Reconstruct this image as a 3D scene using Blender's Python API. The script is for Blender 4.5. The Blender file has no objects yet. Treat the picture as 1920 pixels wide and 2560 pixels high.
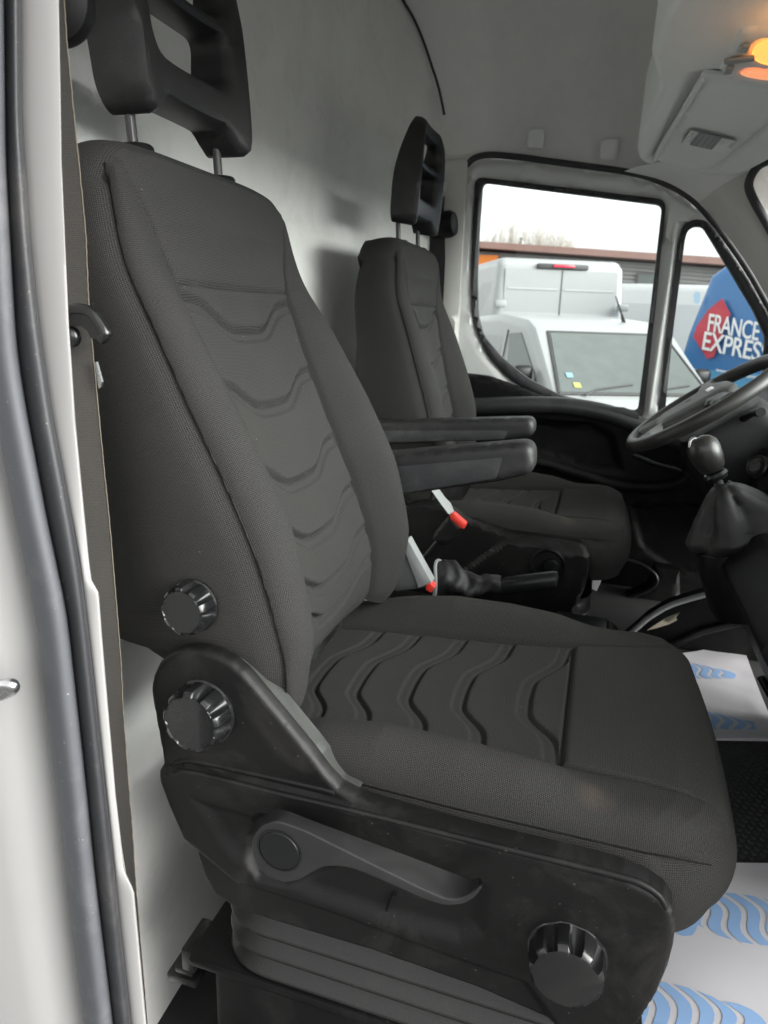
import bpy, bmesh, math, random
import numpy as np
from mathutils import Vector, Matrix
from mathutils.geometry import delaunay_2d_cdt, tessellate_polygon

R = math.radians
scene = bpy.context.scene
COL = scene.collection
random.seed(7)
rng = np.random.default_rng(7)

# ------------------------------------------------------------------ camera
# X = vehicle forward, Y = across the cab towards the driver's door, Z = up; the lens is the origin.
YAW, PITCH, ROLL, FPX = R(17), R(-16), R(2), 1707.0
FW = np.array([-math.sin(YAW) * math.cos(PITCH), math.cos(YAW) * math.cos(PITCH), math.sin(PITCH)])
_r = np.cross(FW, [0, 0, 1]); _r /= np.linalg.norm(_r)
_u = np.cross(_r, FW)
RT = _r * math.cos(ROLL) + _u * math.sin(ROLL)
UP = _u * math.cos(ROLL) - _r * math.sin(ROLL)
cd = bpy.data.cameras.new('camera')
cd.sensor_fit = 'VERTICAL'; cd.sensor_height = 36.0; cd.sensor_width = 27.0
cd.lens = 36.0 * FPX / 2560.0
cd.clip_start = 0.02; cd.clip_end = 600
cd.dof.use_dof = True; cd.dof.focus_distance = 0.95; cd.dof.aperture_fstop = 8.0
cam = bpy.data.objects.new('camera', cd); COL.objects.link(cam)
m = Matrix.Identity(4)
for i in range(3):
    m[i][0] = RT[i]; m[i][1] = UP[i]; m[i][2] = -FW[i]
cam.matrix_world = m
scene.camera = cam

# ------------------------------------------------------------------ sky, sun, exposure
SUN_EL, SUN_AZ = 20, 98          # azimuth clockwise from +Y
w = bpy.data.worlds.new('World'); scene.world = w; w.use_nodes = True
nt = w.node_tree; nt.nodes.clear()
wo = nt.nodes.new('ShaderNodeOutputWorld'); bg = nt.nodes.new('ShaderNodeBackground')
sk = nt.nodes.new('ShaderNodeTexSky'); sk.sky_type = 'NISHITA'; sk.sun_disc = False
sk.sun_elevation = R(SUN_EL); sk.sun_rotation = R(SUN_AZ); sk.dust_density = 4.0; sk.air_density = 1.0
hs = nt.nodes.new('ShaderNodeHueSaturation'); hs.inputs['Saturation'].default_value = 0.06
tc = nt.nodes.new('ShaderNodeTexCoord'); mp = nt.nodes.new('ShaderNodeMapping'); mp.inputs['Scale'].default_value = (1.5, 1.5, 6)
nz = nt.nodes.new('ShaderNodeTexNoise'); nz.inputs['Scale'].default_value = 1.6; nz.inputs['Detail'].default_value = 4
mr = nt.nodes.new('ShaderNodeMapRange'); mr.inputs[1].default_value = .3; mr.inputs[2].default_value = .7
mr.inputs[3].default_value = .70; mr.inputs[4].default_value = 1.12
mu = nt.nodes.new('ShaderNodeVectorMath'); mu.operation = 'SCALE'
oc_ = nt.nodes.new('ShaderNodeMix'); oc_.data_type = 'RGBA'; oc_.inputs['Factor'].default_value = .40; oc_.inputs['B'].default_value = (6.2, 6.4, 6.4, 1)
nt.links.new(sk.outputs[0], oc_.inputs['A']); nt.links.new(oc_.outputs['Result'], hs.inputs['Color']); nt.links.new(tc.outputs['Generated'], mp.inputs[0])
nt.links.new(mp.outputs[0], nz.inputs['Vector']); nt.links.new(nz.outputs['Fac'], mr.inputs[0])
nt.links.new(hs.outputs[0], mu.inputs[0]); nt.links.new(mr.outputs[0], mu.inputs['Scale'])
nt.links.new(mu.outputs[0], bg.inputs['Color']); bg.inputs['Strength'].default_value = 0.08
nt.links.new(bg.outputs[0], wo.inputs[0])

sd = bpy.data.lights.new('sun', 'SUN'); sd.energy = 1.5; sd.angle = R(60); sd.color = (1.0, .98, .95)
sun = bpy.data.objects.new('sun', sd); COL.objects.link(sun)
a, e = R(SUN_AZ), R(SUN_EL)
sdir = Vector((math.sin(a) * math.cos(e), math.cos(a) * math.cos(e), math.sin(e)))
sun.rotation_euler = sdir.to_track_quat('Z', 'Y').to_euler()

vs = scene.view_settings
vs.view_transform = 'Standard'; vs.look = 'None'; vs.gamma = 1; vs.use_curve_mapping = False
vs.exposure = 2.3
scene.cycles.max_bounces = 10; scene.cycles.diffuse_bounces = 5; scene.cycles.transparent_max_bounces = 12
scene.cycles.use_denoising = True

# ------------------------------------------------------------------ points and meshes
def P(px, py, X=None, Y=None, Z=None, plane=None):
    """The point of the place seen at pixel (px, py) of the 1920x2560 photograph that lies on a known plane."""
    d = FW * FPX + RT * (px - 960) - UP * (py - 1280)
    if plane is not None:
        n, c = plane
        return d * (c / np.dot(n, d))
    for i, v in enumerate((X, Y, Z)):
        if v is not None:
            return d * (v / d[i])

FLOOR = -0.90
GROUND = -1.78
OFF = {}

def thing(name, label, cat, loc=(0, 0, 0), group=None):
    o = bpy.data.objects.new(name, None); COL.objects.link(o)
    o.empty_display_size = .05
    o.location = loc; o['label'] = label; o['category'] = cat
    if group: o['group'] = group
    OFF[o.name] = np.array(loc, float)
    return o

def tag(o, label=None, cat=None, group=None, kind=None):
    if label: o['label'] = label
    if cat: o['category'] = cat
    if group: o['group'] = group
    if kind: o['kind'] = kind
    return o

def finish(name, V, F, mat, parent=None, smooth=40, uv=None, mi=None, fix=True):
    V = np.asarray(V, float)
    off = OFF[parent.name] if parent else np.zeros(3)
    me = bpy.data.meshes.new(name)
    me.from_pydata((V - off).tolist(), [], [tuple(f) for f in F])
    mats = mat if isinstance(mat, (list, tuple)) else [mat]
    for k in mats: me.materials.append(k)
    if mi is not None: me.polygons.foreach_set('material_index', np.asarray(mi, np.int32))
    if uv is not None:
        l = me.uv_layers.new(name='UVMap')
        idx = np.empty(len(me.loops), np.int32); me.loops.foreach_get('vertex_index', idx)
        l.data.foreach_set('uv', np.asarray(uv, np.float32)[idx].ravel())
    me.update()
    if fix:
        bm = bmesh.new(); bm.from_mesh(me)
        bmesh.ops.recalc_face_normals(bm, faces=bm.faces)
        bm.to_mesh(me); bm.free()
    if smooth:
        me.polygons.foreach_set('use_smooth', [True] * len(me.polygons))
        me.set_sharp_from_angle(angle=R(smooth))
    o = bpy.data.objects.new(name, me); COL.objects.link(o)
    if parent: o.parent = parent
    OFF[o.name] = off
    return o

def share(src, parent, dloc, name=None):
    o = bpy.data.objects.new(name or src.name.split('.')[0], src.data); COL.objects.link(o)
    o.parent = parent; o.location = dloc
    OFF[o.name] = OFF[parent.name]
    return o

def struct(o, label=None):
    o['kind'] = 'structure'
    if label: o['label'] = label
    return o

class MB:
    """collects pieces of one part"""
    def __init__(s): s.V = []; s.F = []
    def add(s, V, F):
        k = len(s.V); s.V += [tuple(v) for v in V]; s.F += [tuple(i + k for i in f) for f in F]
        return s
    def build(s, name, mat, parent=None, smooth=40): return finish(name, s.V, s.F, mat, parent, smooth)

def grid_faces(n, m_, close=False):
    F = []
    for i in range(n - 1):
        for j in range(m_ - 1 if not close else m_):
            j2 = (j + 1) % m_
            F.append((i * m_ + j, i * m_ + j2, (i + 1) * m_ + j2, (i + 1) * m_ + j))
    return F

def gf(n, m_):
    i, j = np.meshgrid(np.arange(n - 1), np.arange(m_ - 1), indexing='ij')
    b = (i * m_ + j).ravel()
    return np.stack([b, b + 1, b + m_ + 1, b + m_], 1)

def box_geo(c, s, r=0.0, seg=2, rot=None):
    bm = bmesh.new(); bmesh.ops.create_cube(bm, size=1)
    for v in bm.verts: v.co = Vector((v.co.x * s[0], v.co.y * s[1], v.co.z * s[2]))
    if r > 0: bmesh.ops.bevel(bm, geom=list(bm.edges) + list(bm.verts), offset=min(r, min(s) * .49), segments=seg, profile=.5, affect='EDGES')
    M = rot if rot is not None else Matrix.Identity(3)
    bm.verts.index_update()
    V = [tuple(Vector(c) + M @ v.co) for v in bm.verts]; F = [tuple(v.index for v in f.verts) for f in bm.faces]
    bm.free(); return V, F

def box(name, c, s, mat, parent=None, r=.004, seg=2, rot=None):
    V, F = box_geo(c, s, r, seg, rot); return finish(name, V, F, mat, parent)

def frame_of(t):
    t = t / np.linalg.norm(t)
    h = np.array([0, 0, 1.0]) if abs(t[2]) < .9 else np.array([1.0, 0, 0])
    x = np.cross(h, t); x /= np.linalg.norm(x)
    return x, np.cross(t, x)

def tube_geo(pts, r, n=12, closed=False, squash=None):
    pts = np.asarray(pts, float); N = len(pts)
    rs = np.full(N, r) if np.isscalar(r) else np.asarray(r, float)
    V = []; x = None
    for i in range(N):
        if closed: t = pts[(i + 1) % N] - pts[i - 1]
        else: t = pts[min(i + 1, N - 1)] - pts[max(i - 1, 0)]
        t = t / np.linalg.norm(t)
        if x is None: x, y = frame_of(t)
        else:
            x = x - t * np.dot(x, t); x /= np.linalg.norm(x); y = np.cross(t, x)
        for k in range(n):
            a_ = 2 * math.pi * k / n
            sy = squash if squash else 1
            V.append(pts[i] + x * math.cos(a_) * rs[i] + y * math.sin(a_) * rs[i] * sy)
    F = grid_faces(N, n, True)
    if closed:
        for k in range(n): F.append(((N - 1) * n + k, (N - 1) * n + (k + 1) % n, (k + 1) % n, k))
    else:
        F.append(tuple(range(n))[::-1]); F.append(tuple((N - 1) * n + k for k in range(n)))
    return V, F

def tube(name, pts, r, mat, parent=None, n=12, closed=False):
    V, F = tube_geo(pts, r, n, closed); return finish(name, V, F, mat, parent, 60)

def smooth_line(pts, n=8, closed=False):
    """Catmull-Rom through the points"""
    p = np.asarray(pts, float); N = len(p); out = []
    rng_ = range(N) if closed else range(N - 1)
    for i in rng_:
        p0 = p[i - 1] if (i > 0 or closed) else p[0]
        p1 = p[i]; p2 = p[(i + 1) % N]
        p3 = p[(i + 2) % N] if (i + 2 < N or closed) else p[-1]
        for k in range(n):
            t = k / n
            out.append(.5 * ((2 * p1) + (-p0 + p2) * t + (2 * p0 - 5 * p1 + 4 * p2 - p3) * t * t + (-p0 + 3 * p1 - 3 * p2 + p3) * t ** 3))
    if not closed: out.append(p[-1])
    return np.array(out)

def lathe_geo(profile, origin, axis, n=48, rfun=None):
    axis = np.asarray(axis, float); axis /= np.linalg.norm(axis)
    x, y = frame_of(axis); V = []
    for j, (r_, h) in enumerate(profile):
        for k in range(n):
            a_ = 2 * math.pi * k / n
            rr = rfun(j, r_, a_) if rfun else r_
            V.append(np.asarray(origin) + axis * h + x * math.cos(a_) * rr + y * math.sin(a_) * rr)
    F = grid_faces(len(profile), n, True)
    F.append(tuple(range(n))); F.append(tuple((len(profile) - 1) * n + k for k in range(n)))
    return V, F

def lathe(name, profile, origin, axis, mat, parent=None, n=48, rfun=None, smooth=40):
    V, F = lathe_geo(profile, origin, axis, n, rfun); return finish(name, V, F, mat, parent, smooth)

def resample(loop, step):
    p = np.asarray(loop, float); out = []
    for i in range(len(p)):
        a_, b = p[i], p[(i + 1) % len(p)]
        k = max(1, int(round(np.linalg.norm(b - a_) / step)))
        for j in range(k): out.append(a_ + (b - a_) * j / k)
    return np.array(out)

def rounded(loop, r, n=5):
    """round the corners of a polygon"""
    p = np.asarray(loop, float); out = []; N = len(p)
    rr = [r] * N if np.isscalar(r) else r
    for i in range(N):
        a_, b, c = p[i - 1], p[i], p[(i + 1) % N]
        u, v = a_ - b, c - b; lu, lv = np.linalg.norm(u), np.linalg.norm(v)
        k = min(rr[i], lu * .48, lv * .48)
        if k < 1e-5: out.append(b); continue
        s_, e_ = b + u / lu * k, b + v / lv * k
        for j in range(n + 1):
            t = j / n; out.append((1 - t) ** 2 * s_ + 2 * t * (1 - t) * b + t * t * e_)
    return np.array(out)

def inside(pts, loop):
    x, y = pts[:, 0], pts[:, 1]; res = np.zeros(len(pts), bool)
    a_ = loop; b = np.roll(loop, -1, 0)
    for (x1, y1), (x2, y2) in zip(a_, b):
        if y1 == y2: continue
        c = (y1 > y) != (y2 > y)
        res ^= c & (x < (x2 - x1) * (y - y1) / (y2 - y1) + x1)
    return res

def segdist(pts, loop, closed=True):
    a_ = loop if closed else loop[:-1]
    b = np.roll(loop, -1, 0) if closed else loop[1:]
    best = np.full(len(pts), 1e9)
    for p, q in zip(a_, b):
        d = q - p; L = d @ d + 1e-12
        t = np.clip(((pts - p) @ d) / L, 0, 1)
        best = np.minimum(best, np.linalg.norm(pts - p - t[:, None] * d, axis=1))
    return best

def edge_round(d, r):
    k = np.clip(1 - d / r, 0, 1); return -r * (1 - np.sqrt(np.clip(1 - k * k, 0, 1)))

def smst(x): x = np.clip(x, 0, 1); return x * x * (3 - 2 * x)

def relief(name, loops, Mf, mat, parent=None, thick=.02, step=.01, r=.004, e=None, smooth=40, back=False):
    """a slab with the outline loops[0] and holes loops[1:], its face shaped by e(points, distance to edge)"""
    loops = [resample(l, step) for l in loops]
    mn, mx = loops[0].min(0), loops[0].max(0)
    gx = np.arange(mn[0] + step * .5, mx[0], step); gy = np.arange(mn[1] + step * .5, mx[1], step)
    G = np.stack(np.meshgrid(gx, gy, indexing='ij'), -1).reshape(-1, 2)
    ok = inside(G, loops[0])
    for h in loops[1:]: ok &= ~inside(G, h)
    G = G[ok]; d = np.full(len(G), 1e9)
    for l in loops: d = np.minimum(d, segdist(G, l))
    G = G[d > step * .45]
    ed = []; k = 0
    for l in loops:
        ed += [(k + i, k + (i + 1) % len(l)) for i in range(len(l))]; k += len(l)
    # extra rings just inside the edge keep the rounding smooth
    allv = np.vstack(loops + [G])
    vo, eo, fo, ov, oe, of = delaunay_2d_cdt([Vector(p) for p in allv], ed, [], 0, 1e-7)
    v2 = np.array([tuple(v) for v in vo]); fo = [tuple(f) for f in fo]
    cen = np.array([v2[list(f)].mean(0) for f in fo])
    ok = inside(cen, loops[0])
    for h in loops[1:]: ok &= ~inside(cen, h)
    F = [f for f, o_ in zip(fo, ok) if o_]
    d = np.full(len(v2), 1e9)
    for l in loops: d = np.minimum(d, segdist(v2, l))
    ee = edge_round(d, r) if r > 0 else np.zeros(len(v2))
    if e is not None: ee = ee + e(v2, d)
    V = [Mf(p[0], p[1], q) for p, q in zip(v2, ee)]
    mapi = {}
    for i, src in enumerate(ov):
        for s_ in src: mapi[s_] = i
    k = 0
    for l in loops:
        idx = [mapi[k + i] for i in range(len(l))]; k += len(l)
        b0 = len(V)
        for i in idx: V.append(Mf(v2[i][0], v2[i][1], -(thick(v2[i][0], v2[i][1]) if callable(thick) else thick)))
        n_ = len(idx)
        for i in range(n_): F.append((idx[i], idx[(i + 1) % n_], b0 + (i + 1) % n_, b0 + i))
    if back:
        b0 = len(V); used = {}
        for f in list(F[:int(ok.sum())]):
            g = []
            for i in f:
                if i not in used: used[i] = len(V); V.append(Mf(v2[i][0], v2[i][1], -thick))
                g.append(used[i])
            F.append(tuple(g[::-1]))
    return finish(name, V, F, mat, parent, smooth)

def slab(name, loop, Y, thick, r, mat, parent, smooth=50, backxz=None):
    """a plate in the X-Z plane with a bevelled front edge; thick may vary along it"""
    p = np.asarray(loop, float); n_ = len(p)
    if np.sum(p[:, 0] * np.roll(p[:, 1], -1) - np.roll(p[:, 0], -1) * p[:, 1]) < 0: p = p[::-1]
    if backxz is not None and np.sum(np.asarray(loop)[:, 0] * np.roll(np.asarray(loop)[:, 1], -1) - np.roll(np.asarray(loop)[:, 0], -1) * np.asarray(loop)[:, 1]) < 0: backxz = backxz[::-1]
    d = np.roll(p, -1, 0) - np.roll(p, 1, 0); nn = np.stack([-d[:, 1], d[:, 0]], -1); nn /= np.linalg.norm(nn, axis=1)[:, None] + 1e-12
    rings = [(0, None), (0, r), (r * .12, r * .55), (r * .35, r * .22), (r * .7, r * .05), (r, 0)]
    V = []
    for ins, dep in rings:
        for qi, (q, k) in enumerate(zip(p, nn)):
            z = q + k * ins
            if dep is None and backxz is not None: z = backxz[qi]
            dd = (thick(q[0], q[1]) if callable(thick) else thick) if dep is None else dep
            V.append((z[0], Y + dd, z[1]))
    F = grid_faces(len(rings), n_, True) 
    b0 = (len(rings) - 1) * n_
    F += [tuple(b0 + i for i in t) for t in tessellate_polygon([[Vector((v[0], v[2], 0)) for v in V[b0:]]])]
    return finish(name, V, F, mat, parent, smooth)

def yplane(Y): return lambda p, q, e: (p, Y - e, q)

def xz(pts, Y): return [(lambda v: (v[0], v[2]))(P(x, y, Y=Y)) for x, y in pts]

# ------------------------------------------------------------------ materials
def new_mat(name):
    m_ = bpy.data.materials.new(name); m_.use_nodes = True
    return m_, m_.node_tree, m_.node_tree.nodes['Principled BSDF']

def N(nt_, t, **k):
    n_ = nt_.nodes.new(t)
    for a_, b in k.items():
        if a_ in n_.inputs: n_.inputs[a_].default_value = b
        else: setattr(n_, a_, b)
    return n_

def plastic(name, col, rough=.5, grain=0.0, gscale=900, dust=0.0, dcol=(.28, .27, .25), spec=.5, coat=0, bscale=6, var=.15, speck=.74):
    m_, t, b = new_mat(name); L = t.links.new
    tc_ = N(t, 'ShaderNodeTexCoord')
    n1 = N(t, 'ShaderNodeTexNoise', Scale=bscale, Detail=6, Roughness=.65); L(tc_.outputs['Object'], n1.inputs['Vector'])
    mx_ = N(t, 'ShaderNodeMix', data_type='RGBA')
    c2 = tuple(min(1, c * (1 + var * 2)) for c in col); c1 = tuple(c * (1 - var) for c in col)
    mx_.inputs['A'].default_value = (*c1, 1); mx_.inputs['B'].default_value = (*c2, 1)
    L(n1.outputs['Fac'], mx_.inputs['Factor']); out = mx_.outputs['Result']
    if dust > 0:
        n2 = N(t, 'ShaderNodeTexNoise', Scale=9, Detail=8, Roughness=.7, Distortion=.6); L(tc_.outputs['Object'], n2.inputs['Vector'])
        r2 = N(t, 'ShaderNodeMapRange'); r2.inputs[1].default_value = .5; r2.inputs[2].default_value = .8; r2.inputs[4].default_value = dust
        L(n2.outputs['Fac'], r2.inputs[0])
        n3 = N(t, 'ShaderNodeTexNoise', Scale=260, Detail=2); L(tc_.outputs['Object'], n3.inputs['Vector'])
        r3 = N(t, 'ShaderNodeMapRange'); r3.inputs[1].default_value = speck; r3.inputs[2].default_value = speck + .05; r3.inputs[4].default_value = min(1, dust * 3)
        L(n3.outputs['Fac'], r3.inputs[0])
        ad = N(t, 'ShaderNodeMath', operation='ADD', use_clamp=True); L(r2.outputs[0], ad.inputs[0]); L(r3.outputs[0], ad.inputs[1])
        m2 = N(t, 'ShaderNodeMix', data_type='RGBA'); m2.inputs['B'].default_value = (*dcol, 1)
        L(ad.outputs[0], m2.inputs['Factor']); L(out, m2.inputs['A']); out = m2.outputs['Result']
    L(out, b.inputs['Base Color'])
    rr = N(t, 'ShaderNodeMapRange'); rr.inputs[3].default_value = rough - .07; rr.inputs[4].default_value = rough + .1
    L(n1.outputs['Fac'], rr.inputs[0]); L(rr.outputs[0], b.inputs['Roughness'])
    b.inputs['Specular IOR Level'].default_value = spec
    if coat: b.inputs['Coat Weight'].default_value = coat; b.inputs['Coat Roughness'].default_value = .08
    if grain > 0:
        n4 = N(t, 'ShaderNodeTexNoise', Scale=gscale, Detail=2); L(tc_.outputs['Object'], n4.inputs['Vector'])
        bp = N(t, 'ShaderNodeBump', Strength=grain, Distance=.0006); L(n4.outputs['Fac'], bp.inputs['Height']); L(bp.outputs[0], b.inputs['Normal'])
    return m_

def fabric(name, c_lo, c_hi, period, bump=.6, lint=.5, stain=None):
    m_, t, b = new_mat(name); L = t.links.new
    uvn = N(t, 'ShaderNodeUVMap'); sp = N(t, 'ShaderNodeSeparateXYZ'); L(uvn.outputs[0], sp.inputs[0])
    def wave(o, p, ph=0):
        m1 = N(t, 'ShaderNodeMath', operation='MULTIPLY'); m1.inputs[1].default_value = 2 * math.pi / p; L(o, m1.inputs[0])
        s_ = N(t, 'ShaderNodeMath', operation='SINE'); L(m1.outputs[0], s_.inputs[0]); return s_.outputs[0]
    a_ = N(t, 'ShaderNodeMath', operation='ADD'); L(sp.outputs[0], a_.inputs[0]); L(sp.outputs[1], a_.inputs[1])
    d_ = N(t, 'ShaderNodeMath', operation='SUBTRACT'); L(sp.outputs[0], d_.inputs[0]); L(sp.outputs[1], d_.inputs[1])
    w1, w2 = wave(a_.outputs[0], period * 1.414), wave(d_.outputs[0], period * 1.414)
    pr = N(t, 'ShaderNodeMath', operation='MULTIPLY'); L(w1, pr.inputs[0]); L(w2, pr.inputs[1])
    n1 = N(t, 'ShaderNodeTexNoise', Scale=700, Detail=2); L(uvn.outputs[0], n1.inputs['Vector'])
    nr_ = N(t, 'ShaderNodeMapRange'); nr_.inputs[1].default_value = .33; nr_.inputs[2].default_value = .67; L(n1.outputs['Fac'], nr_.inputs[0])
    n2 = N(t, 'ShaderNodeTexNoise', Scale=7, Detail=5, Roughness=.6); L(uvn.outputs[0], n2.inputs['Vector'])
    h = N(t, 'ShaderNodeMapRange'); h.inputs[1].default_value = -1; L(pr.outputs[0], h.inputs[0])
    mixh = N(t, 'ShaderNodeMix', data_type='FLOAT'); mixh.inputs['Factor'].default_value = .34
    L(h.outputs[0], mixh.inputs['A']); L(nr_.outputs[0], mixh.inputs['B'])
    cm = N(t, 'ShaderNodeMix', data_type='RGBA'); cm.inputs['A'].default_value = (*c_lo, 1); cm.inputs['B'].default_value = (*c_hi, 1)
    L(mixh.outputs['Result'], cm.inputs['Factor']); out = cm.outputs['Result']
    # worn, dusty areas
    r2 = N(t, 'ShaderNodeMapRange'); r2.inputs[1].default_value = .45; r2.inputs[2].default_value = .75; r2.inputs[4].default_value = .22; L(n2.outputs['Fac'], r2.inputs[0])
    m2 = N(t, 'ShaderNodeMix', data_type='RGBA'); m2.inputs['B'].default_value = (.050, .048, .044, 1)
    L(r2.outputs[0], m2.inputs['Factor']); L(out, m2.inputs['A']); out = m2.outputs['Result']
    if stain:
        ds_ = N(t, 'ShaderNodeVectorMath', operation='DISTANCE'); L(uvn.outputs[0], ds_.inputs[0]); ds_.inputs[1].default_value = (stain[0], stain[1], 0)
        ns_ = N(t, 'ShaderNodeTexNoise', Scale=60, Detail=4); L(uvn.outputs[0], ns_.inputs['Vector'])
        rs_ = N(t, 'ShaderNodeMapRange'); rs_.inputs[1].default_value = .026; rs_.inputs[2].default_value = .004; rs_.inputs[4].default_value = .6; L(ds_.outputs['Value'], rs_.inputs[0])
        ms_ = N(t, 'ShaderNodeMath', operation='MULTIPLY'); L(rs_.outputs[0], ms_.inputs[0]); L(ns_.outputs['Fac'], ms_.inputs[1])
        mm_ = N(t, 'ShaderNodeMix', data_type='RGBA'); mm_.inputs['B'].default_value = (.11, .085, .068, 1); L(ms_.outputs[0], mm_.inputs['Factor']); L(out, mm_.inputs['A']); out = mm_.outputs['Result']
    if lint:
        v = N(t, 'ShaderNodeTexVoronoi', Scale=55); v.inputs['Randomness'].default_value = 1; L(uvn.outputs[0], v.inputs['Vector'])
        lt = N(t, 'ShaderNodeMath', operation='LESS_THAN'); lt.inputs[1].default_value = .035; L(v.outputs['Distance'], lt.inputs[0])
        n5 = N(t, 'ShaderNodeTexNoise', Scale=31, Detail=1); L(uvn.outputs[0], n5.inputs['Vector'])
        g5 = N(t, 'ShaderNodeMath', operation='GREATER_THAN'); g5.inputs[1].default_value = .58; L(n5.outputs['Fac'], g5.inputs[0])
        ml = N(t, 'ShaderNodeMath', operation='MULTIPLY'); L(lt.outputs[0], ml.inputs[0]); L(g5.outputs[0], ml.inputs[1])
        ml2 = N(t, 'ShaderNodeMath', operation='MULTIPLY'); ml2.inputs[1].default_value = lint; L(ml.outputs[0], ml2.inputs[0])
        m3 = N(t, 'ShaderNodeMix', data_type='RGBA'); m3.inputs['B'].default_value = (.42, .40, .36, 1)
        L(ml2.outputs[0], m3.inputs['Factor']); L(out, m3.inputs['A']); out = m3.outputs['Result']
    L(out, b.inputs['Base Color'])
    b.inputs['Roughness'].default_value = .95; b.inputs['Specular IOR Level'].default_value = .06
    b.inputs['Sheen Weight'].default_value = .012; b.inputs['Sheen Roughness'].default_value = .5
    bp = N(t, 'ShaderNodeBump', Strength=bump, Distance=.0009); L(mixh.outputs['Result'], bp.inputs['Height']); L(bp.outputs[0], b.inputs['Normal'])
    return m_

def glass(name, tint=(.93, .96, .95), refl=1.0):
    m_, t, b = new_mat(name); L = t.links.new; t.nodes.remove(b)
    o = t.nodes['Material Output']
    tr = N(t, 'ShaderNodeBsdfTransparent'); tr.inputs[0].default_value = (*tint, 1)
    gl = N(t, 'ShaderNodeBsdfGlossy', Roughness=.02); fr = N(t, 'ShaderNodeFresnel', IOR=1.45)
    fm = N(t, 'ShaderNodeMath', operation='MULTIPLY'); fm.inputs[1].default_value = .35; L(fr.outputs[0], fm.inputs[0])
    ms = N(t, 'ShaderNodeMixShader'); L(fm.outputs[0], ms.inputs[0]); L(tr.outputs[0], ms.inputs[1]); L(gl.outputs[0], ms.inputs[2]); L(ms.outputs[0], o.inputs[0])
    return m_

FAB = fabric('seat_fabric_insert', (.0035, .0035, .0035), (.076, .075, .072), .0027, .5, .6)
FABS = fabric('seat_fabric_bolster', (.003, .003, .003), (.068, .0672, .065), .0030, .55, .3, (-.236, 3.045))
BLACK = plastic('black_plastic_grained', (.0045, .0045, .0047), .5, .35, 900, .06, spec=.2)
BLACKP = plastic('black_plastic_worn', (.0042, .0042, .0042), .48, .35, 900, .28, (.085, .082, .077), spec=.32, speck=.725)
SATIN = plastic('black_plastic_satin', (.008, .0085, .009), .34, .05, 700, .06, spec=.35)
LEVERM = plastic('black_plastic_lever', (.020, .0202, .0205), .34, .08, 500, .22, (.09, .09, .091), spec=.4)  # base colour raised to stand in for sky reflected on the lever's top
KNOBM = plastic('black_plastic_knob', (.006, .0063, .0068), .24, 0, 700, .04, coat=.3)
RUBBER = plastic('rubber_seal', (.072, .076, .084), .6, .3, 700, .30, (.30, .29, .27), speck=.715)
RUBBERD = plastic('rubber_seal_dark', (.03, .031, .034), .5, .3, 700, .18, (.3, .28, .25), speck=.715)
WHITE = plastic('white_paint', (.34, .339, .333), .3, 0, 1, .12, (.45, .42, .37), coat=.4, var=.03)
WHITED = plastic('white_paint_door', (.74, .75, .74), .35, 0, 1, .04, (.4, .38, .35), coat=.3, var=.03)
TRIMW = plastic('light_grey_trim', (.60, .59, .56), .6, .15, 600, .1, (.3, .28, .25), var=.05)
WALLM = plastic('bulkhead_vinyl', (.76, .76, .735), .75, .5, 420, .20, (.22, .21, .18), bscale=2.6, var=.13, spec=.2)
LINER = plastic('headliner_felt', (.80, .795, .78), .95, .6, 500, .1, (.2, .19, .18), bscale=4, var=.08, spec=.05)
CONS = plastic('overhead_grey_plastic', (.80, .805, .79), .6, .2, 800, .05, (.3, .3, .28), var=.04)
CHROME = plastic('steel', (.55, .55, .55), .25, 0, 1, .05); CHROME.node_tree.nodes['Principled BSDF'].inputs['Metallic'].default_value = 1
DARKMETAL = plastic('black_steel', (.05, .05, .052), .25, 0, 1, 0)
BELT = fabric('belt_webbing', (.012, .0115, .011), (.058, .055, .050), .0022, .5, 0)
BELTE = plastic('belt_edge', (.13, .115, .09), .9)
GREYTAG = plastic('grey_buckle_plastic', (.28, .29, .29), .55, .1, 600, .15)
REDB = plastic('red_plastic', (.72, .045, .03), .4, 0, 1, 0)
LEATHER = plastic('black_leatherette', (.012, .012, .0125), .55, .4, 420, .05)
MATR = plastic('rubber_mat', (.03, .032, .031), .6, .5, 260, .25, (.10, .10, .095))
CARPET = plastic('black_carpet', (.018, .019, .019), .95, .8, 500, .2, (.07, .068, .06))
PAPER = plastic('white_paper', (.58, .576, .60), .8, .15, 200, .10, (.5, .5, .5), var=.03)
BLUEP = plastic('blue_print', (.26, .43, .70), .8, 0, 1, .03, (.6, .65, .75), var=.04)
GLASS = glass('window_glass')
STICK = plastic('visor_sticker_light', (.88, .88, .87), .5, 0, 1, .1)
STICKG = plastic('visor_sticker_grey', (.24, .25, .26), .5, 0, 1, .1)
CREAM = plastic('cream_plastic', (.62, .56, .42), .5)
def emit(name, col, s):
    m_, t, b = new_mat(name); b.inputs['Base Color'].default_value = (*col, 1)
    b.inputs['Emission Color'].default_value = (*col, 1); b.inputs['Emission Strength'].default_value = s; return m_
# ------------------------------------------------------------------ cab shell
def interp(xs, ys):
    xs = np.array(xs, float); ys = np.array(ys, float)
    return lambda x: np.interp(x, xs, ys)

# floor
V = []; F = []
flo = MB().add(*box_geo((-.155, 1.595, FLOOR - .17), (.55, 1.87, .34), 0)).add(*box_geo((.635, 1.5, FLOOR - .17), (1.03, 2.06, .34), 0)).build('floor', CARPET)
struct(flo, 'black cab floor under the seats and the paper mats')
V, F = box_geo((-.33, 1.5, -1.26), (.90, 2.06, .04), 0)
struct(finish('floor_step', V, F, CARPET), 'lower black floor step behind the seats')

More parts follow.
